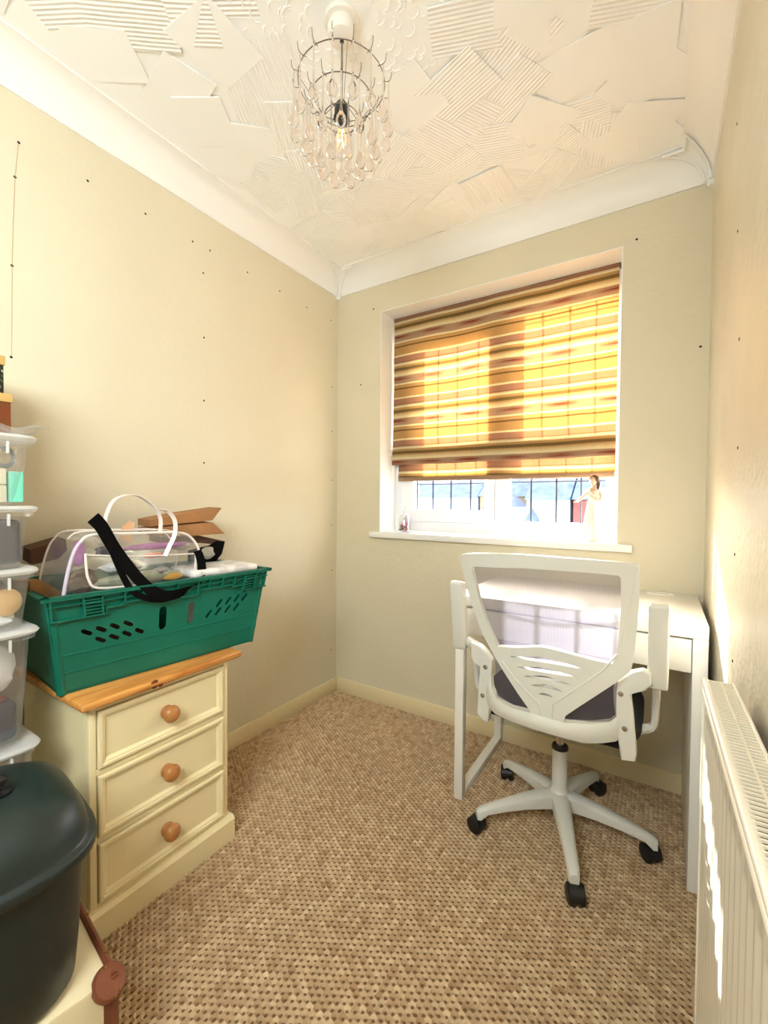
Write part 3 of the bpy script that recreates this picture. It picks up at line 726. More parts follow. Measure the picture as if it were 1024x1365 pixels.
# lower hoop
up_ = [(212, 560), (216, 620), (238, 668), (300, 706), (385, 728), (460, 752), (535, 772), (650, 778), (735, 770), (765, 745), (772, 700)]
lo_ = [(190, 640), (200, 700), (235, 735), (300, 764), (390, 797), (460, 818), (530, 838), (620, 861), (700, 862), (775, 852), (800, 760)]
def hoop(u, v, off):
    a = lerpL(up_, u); c = lerpL(lo_, u); p = (a[0]+(c[0]-a[0])*v, a[1]+(c[1]-a[1])*v)
    return back_pt(*Z6(*p), y0=1.19, k=.13, off=off-.006*math.sin(PI*v))
b = new(); solid_grid(b, 36, 6, lambda u, v: hoop(u, v, 0), lambda u, v: hoop(u, v, .024)); obj('lower_hoop', b, 'chair', ch)
# arm brackets, screws, shoulders, folded-up arm pads
YB = 1.268
RB = [(817.6, 917), (818, 936), (823, 980), (828, 1014), (847, 1016), (849, 1005), (846, 976), (844, 951), (841, 926), (861, 921), (869, 913), (868, 899), (858, 894), (840, 897), (826, 906)]
LB = [(627.4, 856), (640, 862), (649, 871), (655.6, 881), (654, 897), (652.5, 945.5), (650, 964), (643, 960), (635.5, 951), (637.5, 915), (639.5, 889), (631, 884), (627.4, 876)]
for L, scr in ((RB, ((827.5, 925), (832.7, 971.5))), (LB, ((647.3, 889.3), (643.4, 927)))):
    b = new(); holed(b, L, [], (0, .030, 0), lambda u, v: bp(u, v, 1, YB)); o = obj('arm_bracket', b, 'chair', ch, angle=30)
    m = o.modifiers.new('bevel', 'BEVEL'); m.width = .004; m.segments = 3; m.limit_method = 'ANGLE'
    for s in scr:
        b = new(); c = bp(*s, 1, YB); lathe(b, [(0, .0018), (.0025, .0018), (.003, .0028), (.0062, .0024), (.007, .0002), (.007, 0)], c, (0, -1, 0), 16); obj('screw', b, 'chrome', o)
for sg, bx0, tx in ((1, (865, 912), (862, 888)), (-1, (617, 867), (598, 618))):
    xc = XC+sg*.2665; zb = .632 if sg > 0 else .634; zt = .855; lean = math.atan2(.035, zt-zb)
    mt = Matrix.Translation((xc, 1.30, zb)) @ Matrix.Rotation(lean, 4, 'X')
    b = new(); box(b, -.0225, .0225, -.012, .014, 0, zt-zb, .007, mt, 3); pd = obj('arm_pad', b, 'chair', ch)
    b = new(); box(b, -.021, .021, .0145, .024, .006, zt-zb-.01, .004, mt, 2); obj('arm_pad_base', b, 'chair', ch)
    # hinge arm and the loop that runs down to the seat
    b = new(); tube(b, smooth_path([(XC+sg*.205, YB+.02, .655), (XC+sg*.235, YB+.03, .66), (xc, YB+.06, .655), (xc, 1.36, .645), (xc-sg*.002, 1.40, .62), (xc-sg*.004, 1.43, .53), (xc-sg*.008, 1.44, .475), (xc-sg*.03, 1.44, .458), (xc-sg*.07, 1.44, .45)], 5), [.014]*41, 10, flat=(.75, Vector((1, 0, 0)))); obj('arm_loop', b, 'chair', ch)

# ------------------------------------------------------------------ radiator
rd = thing('radiator', 'cream enamelled panel radiator with slatted top grille on right wall', 'radiator', (1.69, .5, .15))
RO = Vector((1.657, .935, 0)); RU = Vector((.020, -1, 0)).normalized(); RV = Vector((1, .020, 0)).normalized(); RL, RZ0, RZ1, RTH = .84, .15, .80, .046
RM = Matrix((( RU.x, RV.x, 0, RO.x), (RU.y, RV.y, 0, RO.y), (0, 0, 1, 0), (0, 0, 0, 1)))
def rp(u, v, z): return RO+RU*u+RV*v+Vector((0, 0, z))
b = new()
nf = int(RL/.0333)
def flute(u):     # pressed channels
    t = (u/.0333) % 1.0; e = min(max((t-.5)*6+.5, 0), 1) if t > .25 else 1-min(max((t-0)*6+.5, 0), 1)
    return .0035*e
us = [i*RL/(nf*6) for i in range(nf*6+1)]; zs = [(RZ0, 0), (RZ0+.03, 0), (RZ0+.045, 1), (RZ1-.075, 1), (RZ1-.06, 0), (RZ1-.028, 0), (RZ1-.020, 0)]
V = [[b.verts.new(rp(u, .004+flute(u)*m, z)) for z, m in zs] for u in us]
for i in range(len(us)-1):
    for j in range(len(zs)-1): b.faces.new([V[i][j], V[i+1][j], V[i+1][j+1], V[i][j+1]])
V2 = [[b.verts.new(rp(u, .020, z)) for z in (RZ0, RZ1-.02)] for u in (0, RL)]
b.faces.new([V2[0][0], V2[1][0], V2[1][1], V2[0][1]])
b.faces.new([v for v in V[0]]+[V2[0][1], V2[0][0]]); b.faces.new([v for v in V[-1]]+[V2[1][1], V2[1][0]])
obj('front_panel', b, 'radiator', rd, angle=30)
b = new(); box(b, -.001, .004, .001, RTH, RZ0+.02, RZ1-.004, .0015, RM); obj('end_cover', b, 'radiator', rd)
b = new(); box(b, RL-.004, RL+.001, .001, RTH, RZ0+.02, RZ1-.004, .0015, RM); obj('end_cover', b, 'radiator', rd)
b = new(); tube(b, [rp(0, .0055, RZ1-.008), rp(RL, .0055, RZ1-.008)], .0062, 12); tube(b, [rp(0, .003, RZ1-.022), rp(RL, .003, RZ1-.022)], .0035, 8)
obj('front_rail', b, 'radiator', rd)
b = new(); box(b, 0, RL, RTH-.006, RTH, RZ1-.03, RZ1-.001, .002, RM); obj('back_rail', b, 'radiator', rd)
b = new(); box(b, 0.003, RL-.003, .008, RTH-.006, RZ1-.055, RZ1-.05, 0, RM); box(b, 0, RL, .030, .046, RZ0, RZ1-.05, .002, RM); obj('rear_panel', b, mat('radiator_inside_shade', srgb(62, 48, 30), .8), rd, smooth=False)  # dark colour and the plate under the grille paint the shade between slats
b = new(); box(b, -.0012, .0012, .0065, RTH-.005, -.0035, 0, .0005, None, 1); me = None
first = obj('grille_slat', b, 'radgrille', None); me = first.data; COL.objects.unlink(first); bpy.data.objects.remove(first)
n = int((RL-.02)/.0086)
for i in range(n):
    o = bpy.data.objects.new('grille_slat', me); COL.objects.link(o); o.parent = rd; o.matrix_parent_inverse = WM[rd.name].inverted()
    o.matrix_basis = RM @ Matrix.Translation((.010+i*.0086, 0, RZ1-.002))
b = new()
for i in range(n-1): box(b, .010+i*.0086+.0014, .010+i*.0086+.0072, .0245, .0275, RZ1-.006, RZ1-.0025, 0, RM)
o = obj('grille_link', b, 'radgrille', rd, smooth=False); o['kind'] = 'stuff'
for uu in (.05, RL-.08):
    b = new(); box(b, uu, uu+.03, RTH-.002, W-1.657-.0005, RZ0+.12, RZ1-.12, .001, RM); obj('wall_bracket', b, 'radgrille', rd)

# ------------------------------------------------------------------ chest of drawers
cs = thing('bedside_chest', 'cream painted three drawer chest with varnished pine top and round knobs', 'chest of drawers', (.22, .71, 0))
b = new(); box(b, .022, .400, .506, .910, .02, .590, .001); obj('carcass', b, 'cream', cs, smooth=False)
b = new()
ys0, ys1 = .506, .910
box(b, .400, .420, ys0, ys0+.016, .072, .590, .0015); box(b, .400, .420, ys1-.016, ys1, .072, .590, .0015)
for z0, z1 in ((.574, .590), (.410, .4255), (.2375, .253), (.072, .086)): box(b, .4005, .420, ys0+.016, ys1-.016, z0, z1, .0015)
obj('face_frame', b, 'cream', cs)
b = new()
prism(b, [(.018, .492, -.002), (.438, .492, -.002), (.438, .492, .066), (.430, .492, .076), (.018, .492, .076)], (0, .432, 0)); obj('plinth', b, 'cream', cs, smooth=False)
b = new(); box(b, .012, .448, .480, .946, .5905, .6115, .007, None, 3); tp = obj('top_board', b, 'pine', cs)
for c in ((.4475, .655, .604, .012), (.4475, .672, .599, .008)):
    b = new(); lathe(b, [(0, .0009), (c[3]*.8, .0007), (c[3], 0)], (c[0]-.0004, c[1], c[2]-.002), (1, 0, 0), 12); obj('knot', b, 'knot', tp)
M['gap'] = mat('drawer_gap_shade', srgb(112, 86, 50), .8)
for z0, z1 in ((.427, .5725), (.2545, .4085), (.0875, .236)):
    y0, y1 = ys0+.0185, ys1-.0185
    b = new(); box(b, .402, .4165, y0, y1, z0, z1); dr = obj('drawer', b, 'cream', cs, smooth=False)
    b = new()     # raised moulding: mitred frame with an ogee-like section
    sec = [(0, 0), (0, .0085), (.003, .0110), (.009, .0110), (.012, .0080), (.0145, .0080), (.018, .0035), (.021, .0)]
    cn = [(y0, z0, 1, 1), (y1, z0, -1, 1), (y1, z1, -1, -1), (y0, z1, 1, -1)]
    rings = [[b.verts.new((.4165+h, cy+sy*s, cz+sz*s)) for s, h in sec] for cy, cz, sy, sz in cn]
    for i in range(4):
        A, B = rings[i], rings[(i+1) % 4]
        for k in range(len(sec)-1): b.faces.new([A[k], A[k+1], B[k+1], B[k]])
    obj('drawer_moulding', b, 'cream', dr, angle=20)
    b = new(); box(b, .4001, .4012, ys0+.0162, ys1-.0162, z0-.0018, z1+.0018); obj('shadow_gap', b, 'gap', dr, smooth=False)
    zk = (z0+z1)/2
    b = new(); lathe(b, [(0, 0), (.0165, 0), (.0185, .003), (.0185, .007), (.0145, .0105), (.0115, .0125), (.0135, .0150), (.0195, .0185), (.0232, .0250), (.0235, .0300), (.0210, .0365), (.0150, .0415), (.0075, .0440), (0, .0445)], (.4165, .705, zk), (1, 0, 0), 28); obj('knob', b, 'knob', dr)

# ------------------------------------------------------------------ green crate
CO = Vector((.374, .437, .6135)); CU = Vector((.1045, .9945, 0)); CV = Vector((-.9945, .1045, 0)); CL, CDp, CH = .622, .365, .253; TAP = .032
def cp(u, v, h):
    t = TAP*(1-h/CH); return CO+CU*(u if abs(u-CL/2) < 1e-9 else (CL/2+(u-CL/2)*(1-2*t/CL)))+CV*(CDp/2+(v-CDp/2)*(1-2*t/CDp))+Vector((0, 0, h))
def cr_uw(px, py):
    d = RT*((px-512)/CF) - UP*((py-682.5)/CF) + FW
    p0 = cp(CL/2, 0, 0); p1 = cp(CL/2, 0, CH); n = CU.cross(p1-p0); t = (p0-CAM).dot(n)/d.dot(n); p = CAM+d*t-CO
    h = p.z; t_ = TAP*(1-h/CH); u = p.dot(CU); return (CL/2+(u-CL/2)/(1-2*t_/CL), h)
ck = thing('plastic_crate', 'large dark green plastic crate filled with bags on the chest', 'crate', CO+CU*CL/2+CV*CDp/2)
def capsule(px, py, dx, dy, r):
    c = cr_uw(px, py); out = []
    a0 = math.atan2(dy, dx); L = math.hypot(dx, dy)
    for k in range(5):
        a = a0-PI/2+PI*k/4; out.append((c[0]+dx/2+r*math.cos(a), c[1]+dy/2+r*math.sin(a)))
    for k in range(5):
        a = a0+PI/2+PI*k/4; out.append((c[0]-dx/2+r*math.cos(a), c[1]-dy/2+r*math.sin(a)))
    return out
def Z1(u, v): return (40+u/3.2, 740+v/3.2)
holes = [capsule(*Z1(*p), .016, -.010, .0055) for p in ((243, 330), (305, 316), (363, 303), (420, 292), (302, 361), (360, 349), (415, 335), (468, 323))]
holes += [capsule(*Z1(*p), .013, .016, .0048) for p in ((808, 205), (847, 194), (882, 184), (915, 179), (763, 251), (803, 240), (843, 229), (880, 221))]
holes += [capsule(*Z1(567, 268), 0, .046, .0115), capsule(*Z1(687, 245), 0, .046, .0105)]
b = new()
out_ = [(i*CL/12, 0) for i in range(12)]+[(CL, 0), (CL, CH)]+[(CL-i*CL/12, CH) for i in range(1, 12)]+[(0, CH)]
holed(b, out_, holes, CV*.0035, lambda u, h: cp(u, 0, h)); cf = obj('front_wall', b, 'green', ck, angle=25)
for nm, A in (('end_wall', ((0, 0), (0, CDp), (.0035, CDp), (.0035, 0))), ('end_wall', ((CL, 0), (CL, CDp), (CL-.0035, CDp), (CL-.0035, 0))), ('back_wall', ((0, CDp), (CL, CDp), (CL, CDp-.0035), (0, CDp-.0035)))):
    b = new(); a = [b.verts.new(cp(u, v, 0)) for u, v in A]; c = [b.verts.new(cp(u, v, CH)) for u, v in A]
    b.faces.new(a); b.faces.new(c[::-1])
    for i in range(4): b.faces.new([a[i], c[i], c[(i+1) % 4], a[(i+1) % 4]])
    obj(nm, b, 'green', ck, smooth=False)
b = new(); a = [b.verts.new(cp(u, v, .001)) for u, v in ((0, 0), (CL, 0), (CL, CDp), (0, CDp))]; c = [b.verts.new(cp(u, v, .007)) for u, v in ((0, 0), (CL, 0), (CL, CDp), (0, CDp))]
b.faces.new(a); b.faces.new(c)
for i in range(4): b.faces.new([a[i], a[(i+1) % 4], c[(i+1) % 4], c[i]])
obj('floor_panel', b, 'green', ck, smooth=False)
def cbox(b, u0, u1, v0, v1, h0, h1):
    P = [cp(u, v, h) for h in (h0, h1) for u, v in ((u0, v0), (u1, v0), (u1, v1), (u0, v1))]; vs = [b.verts.new(p) for p in P]
    for f in ((0, 3, 2, 1), (4, 5, 6, 7), (0, 1, 5, 4), (1, 2, 6, 5), (2, 3, 7, 6), (3, 0, 4, 7)): b.faces.new([vs[i] for i in f])
# rounded corners
for u, v in ((0, 0), (CL, 0), (0, CDp), (CL, CDp)):
    b = new(); su = 1 if u == 0 else -1; sv = 1 if v == 0 else -1
    tube(b, [cp(u+su*.009, v+sv*.009, 0)-Vector((0, 0, 0)), cp(u+su*.009, v+sv*.009, CH-.01)], .0115, 12); obj('corner_post', b, 'green', ck)
# rim: top flange, lower flange, posts, grilles
b = new()
pr = .014
cbox(b, -pr, CL+pr, -pr, .004, CH-.004, CH); cbox(b, -pr, CL+pr, CDp-.004, CDp+pr, CH-.004, CH); cbox(b, -pr, .004, -pr, CDp+pr, CH-.004, CH); cbox(b, CL-.004, CL+pr, -pr, CDp+pr, CH-.004, CH)
cbox(b, -pr, CL+pr, -pr, -pr+.003, CH-.010, CH-.002); obj('rim_flange', b, 'green', ck, smooth=False)
def zlow(u):       # stepped lower edge of the rim band
    t = u/CL
    return .190 if t < .19 or t > .86 else (.206 if t < .27 or t > .78 else (.199 if .40 < t < .60 else .212))
b = new()
N = 60
for i in range(N):
    u0, u1 = -.004+(CL+.008)*i/N, -.004+(CL+.008)*(i+1)/N; zl = zlow((u0+u1)/2)
    cbox(b, u0, u1, -.0125, .001, zl, zl+.004)
    if i and abs(zlow((u0+u1)/2)-zlow((u0+u1)/2-(CL+.008)/N)) > 1e-4:
        o_ = zlow((u0+u1)/2-(CL+.008)/N); cbox(b, u0-.0015, u0+.0015, -.0125, .001, min(zl, o_), max(zl, o_)+.004)
cbox(b, -.004, CL+.004, -.011, .001, CH-.026, CH-.0235)
obj('lower_flange', b, 'green', ck, smooth=False)
for t in (0.006, .115, .185, .27, .345, .40, .50, .60, .66, .73, .80, .86, .93, .994):
    b = new(); u = t*CL; cbox(b, u-.0016, u+.0016, -.012, .001, zlow(u), CH-.004); obj('rim_rib', b, 'green', ck, smooth=False)
for uc in (.150, .895):
    b = new()
    for k in range(5): cbox(b, uc*CL-.020, uc*CL+.020, -.012, .001, .199+k*.0085, .2015+k*.0085)
    cbox(b, uc*CL-.021, uc*CL-.0185, -.0125, .001, .195, .237); cbox(b, uc*CL+.0185, uc*CL+.021, -.0125, .001, .195, .237)
    obj('rim_grille', b, 'green', ck, smooth=False)
b = new()          # swelling lines pressed round the body
for h in (.10, .055):
    tube(b, [cp(u*CL/10, -.0002, h) for u in range(11)], .0022, 6)
obj('pressed_line', b, 'green', cf)

# ------------------------------------------------------------------ contents of the crate
zin = .6205
b = new(); box(b, .10, .30, .56, .76, .6225, .80, .01); tag(obj('cardboard_packet', b, 'darkpaper'), 'brown cardboard packet low inside the green crate', 'packet')
def cloc(u, v, h): return cp(u, v, h)
# white packet along the far front of the crate
b = new(); pts = [cloc(u, .04, 0) for u in (.36, .60)]
mt = Matrix.Translation(cloc(.485, .10, .258)) @ Matrix.Rotation(math.radians(-6), 4, 'Z')
box(b, -.075, .085, -.115, .115, -.012, .012, .009, mt, 3); mt2 = mt
tag(obj('white_packet', b, 'packet'), 'flat white paper packet lying at the far end of the crate', 'packet')
b = new(); mt = Matrix.Translation(cloc(.365, .06, .05)) @ Matrix.Rotation(math.radians(-6), 4, 'Z'); box(b, -.03, .03, -.022, .035, -.04, .175, .008, mt, 3)
tag(obj('white_box', b, 'packet'), 'narrow white box inside the crate seen through its slot', 'box')
# brown paper bags, folded flat with zigzag mouths
def paper_bag(px, y, label, seed, xpl, mtl='paper', th=.012):
    P = [bp(a, c, 0, xpl) for a, c in px]; b = new(); n = len(P)
    C_ = sum(P, Vector())/n
    prism(b, P, (-.09, .01, .004))
    for v in b.verts: v.co += Vector((random.uniform(-.003, .003), 0, random.uniform(-.002, .002)))
    bmesh.ops.subdivide_edges(b, edges=b.edges[:], cuts=1)
    tag(obj('paper_bag', b, mtl, angle=20), label, 'bag')
paper_bag([(200, 694), (240, 686), (296, 677), (284, 694), (200, 703)], 0, 'brown paper bag, upper fold sticking out right above the clear bag', 1, .20)
paper_bag([(200, 705), (284, 697), (300, 712), (250, 714), (200, 714)], 0, 'brown paper bag with pointed end just under the upper paper bag', 2, .22)
paper_bag([(215, 716), (262, 713), (300, 722), (293, 726), (268, 724), (215, 724)], 0, 'thin dark brown paper bag beneath the pointed paper bag', 3, .19, 'darkpaper')
paper_bag([(40, 733), (88, 719), (90, 733), (78, 745), (42, 752)], 0, 'dark brown paper bag at the near left end of the crate', 4, .13, 'darkpaper')
b = new(); P = [bp(a, c, 0, .255) for a, c in ((40, 775), (52, 772), (84, 790), (88, 803), (76, 806), (40, 790))]; prism(b, P, (-.12, 0, -.01)); tag(obj('card_flap', b, mat('tan_card', srgb(176, 124, 70), .7), smooth=False), 'tan cardboard flap at near corner of the green crate', 'card')
# black and silver bits by the packet
b = new(); P = [bp(a, c, 0, .24) for a, c in ((262, 735), (290, 728), (300, 722), (296, 738), (288, 748), (262, 750))]; prism(b, P, (-.05, 0, 0)); tag(obj('black_pouch', b, 'strap', smooth=False), 'black pouch behind the clear bag near the white packet', 'pouch')
b = new(); blob(b, bp(277, 737, 0, .275), .012, .026, .022, 5, .22); tag(obj('foil_wrap', b, 'silver'), 'crumpled silver grey foil beside the clear bag', 'foil')

# clear vinyl bag
XB = .352
front_o = [bp(a, c, 0, XB) for a, c in ((84, 799), (89, 770), (97, 740), (107, 723), (124, 713), (180, 711), (238, 710), (256, 718), (266, 736), (268, 756), (262, 774))]
front_s = smooth_path(front_o, 4)
bg_ = thing('clear_bag', 'see-through vinyl handbag with milky lilac edging on the crate', 'bag', bp(180, 790, 0, XB-.06)-Vector((0, 0, .01)))
DB = Vector((-.115, -.012, .006))
back_s = [p+DB for p in front_s]
cen = sum(front_s, Vector())/len(front_s)
def panel(nm, S, push):
    b = new(); c = b.verts.new(sum(S, Vector())/len(S)+Vector((push, 0, 0))); vs = [b.verts.new(p) for p in S]
    for i in range(len(vs)): b.faces.new([c, vs[i], vs[(i+1) % len(vs)]])
    bmesh.ops.subdivide_edges(b, edges=b.edges[:], cuts=1, use_grid_fill=True)
    for v in b.verts:
        if (v.co-cen).length < .3: v.co.x += .0025*math.sin(v.co.y*90)*math.cos(v.co.z*120)
    obj(nm, b, 'clear', bg_)
panel('front_panel', front_s, .006); panel('back_panel', back_s, -.004)
b = new()
for i in range(len(front_s)-1):
    vs = [b.verts.new(p) for p in (front_s[i], front_s[i+1], back_s[i+1], back_s[i])]; b.faces.new(vs)
bmesh.ops.remove_doubles(b, verts=b.verts[:], dist=1e-5); bmesh.ops.subdivide_edges(b, edges=b.edges[:], cuts=2, use_grid_fill=True)
for v in b.verts: v.co += Vector((0, .001*math.sin(v.co.x*160), .0018*math.sin(v.co.x*140+v.co.y*60)))
obj('gusset', b, 'clear', bg_)
b = new(); tube(b, front_s, .0040, 8); obj('edge_piping', b, 'pipe', bg_)
b = new(); tube(b, back_s, .0026, 8); obj('edge_piping', b, 'pipe', bg_)
b = new(); tube(b, front_s[:13], .0046, 8); obj('side_piping', b, 'lilac', bg_)
b = new(); tube(b, smooth_path([p+Vector((-.055, -.006, .006)) for p in front_o[3:8]], 4), .0022, 6); obj('zip_line', b, 'pipe', bg_)
pk = smooth_path([bp(a, c, 0, XB+.007) for a, c in ((114, 738), (115, 756), (118, 772), (130, 784), (180, 781), (235, 777), (254, 771), (260, 758), (261, 738))], 4)
b = new(); ribbon(b, pk, Vector((0, 0, 1)), .006, .002); tube(b, pk, .0034, 8); obj('pocket_binding', b, 'pipe', bg_)
b = new(); tube(b, [bp(a, c, 0, XB+.006) for a, c in ((116, 740), (180, 742), (260, 738))], .0022, 6); obj('pocket_top', b, 'pipe', bg_)
hd = [bp(a, c, 0, XB-.02) for a, c in ((139, 700), (143, 683), (152, 667), (168, 660), (186, 662), (205, 676), (214, 692), (213, 712))]
b = new(); ribbon(b, smooth_path(hd, 5), Vector((1, .15, 0)), .015, .002); obj('handle', b, 'pipe', bg_)
hd = [bp(a, c, 0, XB+.01) for a, c in ((212, 679), (224, 682), (233, 694), (233, 712), (226, 728), (220, 741))]
b = new(); ribbon(b, smooth_path(hd, 5), Vector((.7, .7, 0)), .012, .002); obj('handle', b, 'pipe', bg_)
# things seen inside the clear bag
def inside(px, py, off, r, m, label, name, cat, seed=1, amp=.15):
    b = new(); blob(b, bp(px, py, 0, XB+off), *r, seed, amp); tag(obj(name, b, m), label, cat)
inside(206, 728, -.05, (.02, .105, .010), 'purple', 'long purple cloth roll lying inside the clear bag top', 'cloth_roll', 'cloth', 3, .08)
inside(105, 738, -.06, (.018, .014, .035), 'purple', 'short purple cloth bundle at the left end inside the clear bag', 'cloth_bundle', 'cloth', 4)
inside(110, 775, -.05, (.022, .032, .035), 'darkpaper', 'dark brown cloth bundle at the left end inside the clear bag', 'cloth_bundle', 'cloth', 9)
inside(205, 740, -.03, (.010, .035, .008), 'orange', 'small orange cloth strip in the middle of the clear bag', 'cloth_strip', 'cloth', 6)
inside(232, 768, -.012, (.006, .030, .011), 'yellow', 'yellow tag low at the right inside the clear bag', 'tag', 'tag', 7)
inside(180, 772, -.045, (.018, .13, .022), mat('pale_green_pouch', srgb(176, 178, 150), .5, bump=(40, .5, .01)), 'pale grey green pouch filling the bottom of the clear bag', 'pouch', 'pouch', 8)
b = new(); prism(b, [bp(p_, q_, 0, XB-.06) for p_, q_ in ((162, 703), (172, 694), (180, 697), (174, 724), (164, 720))], (-.002, .0005, 0)); tag(obj('card', b, mat('peach_card', srgb(236, 186, 140), .6), smooth=False), 'peach coloured card poking up in the clear bag', 'card')
for i_, (px_, py_, m_, lb_, nm_) in enumerate((((150), 756, 'whitebag', 'crumpled white tissue at the left of the clear bag pocket', 'tissue'), (215, 762, 'silver', 'crumpled silver grey wrapper low inside the clear bag', 'wrapper'), (140, 735, 'grey', 'charcoal cloth inside the clear bag beside the black strap', 'cloth_bundle'), (243, 728, 'silver', 'silver wrapper high at the right inside the clear bag', 'wrapper'), (182, 752, 'darkpaper', 'brown cloth ball in the middle of the clear bag', 'cloth_ball'))):
    inside(px_, py_, -.030-.012*i_, (.012, .026, .015), m_, lb_, nm_, nm_.split('_')[0], 30+i_, .28)
# black webbing strap hanging over the crate rim
def xs(a): return .366 if a < .55 else .366+.034*min(1, (a-.55)/.2)
A = [(124, 690), (136, 703), (150, 727), (168, 752), (188, 775), (206, 789), (224, 794), (246, 788), (262, 776), (269, 760), (267, 744), (263, 734)]
b = new(); n = len(A); ribbon(b, smooth_path([bp(a, c, 0, .366+.052*math.sin(PI*min(1, max(0, (i-1)/(n-2))))**1.5) for i, (a, c) in enumerate(A)], 5), [Vector((0, 1, .15+.5*(i/((n-1)*5)))) for i in range((n-1)*5+1)], [.034-.010*(i/((n-1)*5)) for i in range((n-1)*5+1)], .003)
st = thing('webbing_strap', 'black webbing strap looped over the front of the clear bag', 'strap', bp(190, 790, 0, .40)); obj('outer_loop', b, 'strap', st)
A = [(150, 735), (157, 752), (166, 772), (176, 787), (194, 797), (216, 799), (240, 793)]
b = new(); n = len(A); ribbon(b, smooth_path([bp(a, c, 0, .372+.042*min(1, i/4)) for i, (a, c) in enumerate(A)], 5), Vector((0, .8, .6)), .016, .003); obj('inner_loop', b, 'strap', st)

# ------------------------------------------------------------------ storage boxes
def rrect(x0, x1, y0, y1, r, n=5):
    out = []
    for cx_, cy_, a0 in ((x1-r, y1-r, 0), (x0+r, y1-r, PI/2), (x0+r, y0+r, PI), (x1-r, y0+r, 3*PI/2)):
        for k in range(n): a = a0+PI/2*k/(n-1); out.append((cx_+r*math.cos(a), cy_+r*math.sin(a)))
    return out
def loft(b, rings, cap0=True, cap1=True):
    R = [[b.verts.new(p) for p in r] for r in rings]
    for A, B in zip(R, R[1:]):
        n = len(A)
        for k in range(n): b.faces.new([A[k], A[(k+1) % n], B[(k+1) % n], B[k]])
    if cap0: b.faces.new(R[0][::-1])
    if cap1: b.faces.new(R[-1])
BX0, BX1, BY0, BY1 = .055, .392, .095, .413
def storage(z0, z1, label, taper=.018):
    t = thing('storage_box', label, 'storage box', ((BX0+BX1)/2, (BY0+BY1)/2, z0), 'clear storage boxes stacked by the left wall')
    b = new(); rings = []
    for f, z in ((1, z0), (.85, z0+.006), (.25, z1-.014), (.20, z1-.010), (-.2, z1-.009), (-.2, z1-.001)):
        q = taper*f; rings.append([(x, y, z) for x, y in rrect(BX0+q, BX1-q, BY0+q, BY1-q, .03)])
    loft(b, rings, True, False); obj('tub', b, 'box', t, angle=60)
    b = new(); e = .008
    loft(b, [[(x, y, z) for x, y in rrect(BX0-q, BX1+q, BY0-q, BY1+q, .035)] for q, z in ((e*.6, z1), (e, z1+.002), (e+.003, z1+.007), (e, z1+.012), (e*.2, z1+.0135), (-.012, z1+.0135), (-.016, z1+.010))]); obj('lid', b, 'lid', t, angle=60)
    for y in (BY1-.05,):
        b = new(); box(b, BX1-.002, BX1+.006, y-.002, y+.002, z1-.03, z1-.004, .0005); obj('lid_clip', b, 'lid', t)
    return t
storage(.0, .262, 'frosted storage box at the bottom of the stack, hidden by the bin', .012)
storage(.277, .530, 'frosted storage box second from floor, rim peeping behind the bin lid', .012)
storage(.545, .793, 'tall clear storage box holding a white bag and dark clothes', .022)
storage(.808, .930, 'clear storage box with round pine piece and white cloth inside')
storage(.945, 1.070, 'clear storage box full of charcoal cloth, second from the top')
storage(1.085, 1.228, 'topmost clear storage box holding mint and cream cards')
def item(name, label, cat, m, fn, **k):
    b = new(); fn(b); return tag(obj(name, b, m, **k), label, cat)
XI = .345
def pxbox(b, a0, a1, c0, c1, x, dx, bev=.002):
    p = bp(a0, c1, 0, x); q = bp(a1, c0, 0, x); box(b, x-dx, x, p.y, q.y, p.z, q.z, bev)
item('mint_card_box', 'mint green card box standing in the topmost storage box', 'box', 'mint', lambda b: box(b, .33, .3755, .372, .3965, 1.092, 1.160, .002))
for k in range(2): item('cream_card_box', ['cream card box, upper one in the topmost storage box', 'cream card box, lower one in the topmost storage box'][k], 'box', 'creamcard', lambda b, k=k: box(b, .20, .370, .14, .368, (1.131, 1.092)[k], (1.166, 1.129)[k], .002))
item('hook_handle', 'grey plastic hook lying inside the topmost storage box', 'hook', mat('slate_plastic', srgb(96, 100, 102), .4), lambda b: tube(b, smooth_path([(.362, .362, 1.208), (.364, .372, 1.211), (.364, .381, 1.20), (.364, .381, 1.183), (.364, .372, 1.172), (.364, .362, 1.173), (.36, .30, 1.183)], 4), .0045, 8))
item('charcoal_cloth', 'bundle of charcoal cloth filling the storage box second from top', 'cloth', 'grey', lambda b: box(b, .09, .371, .13, .393, .954, 1.052, .010, None, 3))
item('pine_disc', 'round turned pine piece seen through the middle storage box', 'wooden disc', 'tan', lambda b: lathe(b, [(0, .012), (.022, .012), (.030, .007), (.030, -.007), (.022, -.012), (0, -.012)], (.352, .368, .867), (1, .2, .1), 24))
item('cream_cloth', 'cream cloth bundle behind the pine piece in the storage box', 'cloth', 'creamcard', lambda b: blob(b, (.22, .27, .866), .10, .105, .050, 12, .1))
item('white_cloth', 'crumpled white cloth below the pine piece in the storage box', 'cloth', 'whitebag', lambda b: blob(b, (.345, .352, .828), .014, .030, .014, 13, .2))
item('carrier_bag', 'crumpled white carrier bag inside the tall clear storage box', 'bag', 'whitebag', lambda b: blob(b, (.312, .330, .712), .052, .062, .064, 21, .10))
item('dark_clothes', 'dark navy clothes at the bottom of the tall storage box', 'clothes', 'navy', lambda b: box(b, .085, .364, .13, .386, .554, .640, .014, None, 4))
item('red_cloth', 'dark red cloth wedged between white bag and navy clothes', 'cloth', 'darkred', lambda b: blob(b, (.345, .345, .650), .016, .024, .010, 23, .15))
item('beige_cloth', 'beige cloth at the top of the tall storage box', 'cloth', 'creamcard', lambda b: blob(b, (.26, .27, .782), .09, .075, .008, 24, .08))
b = new()
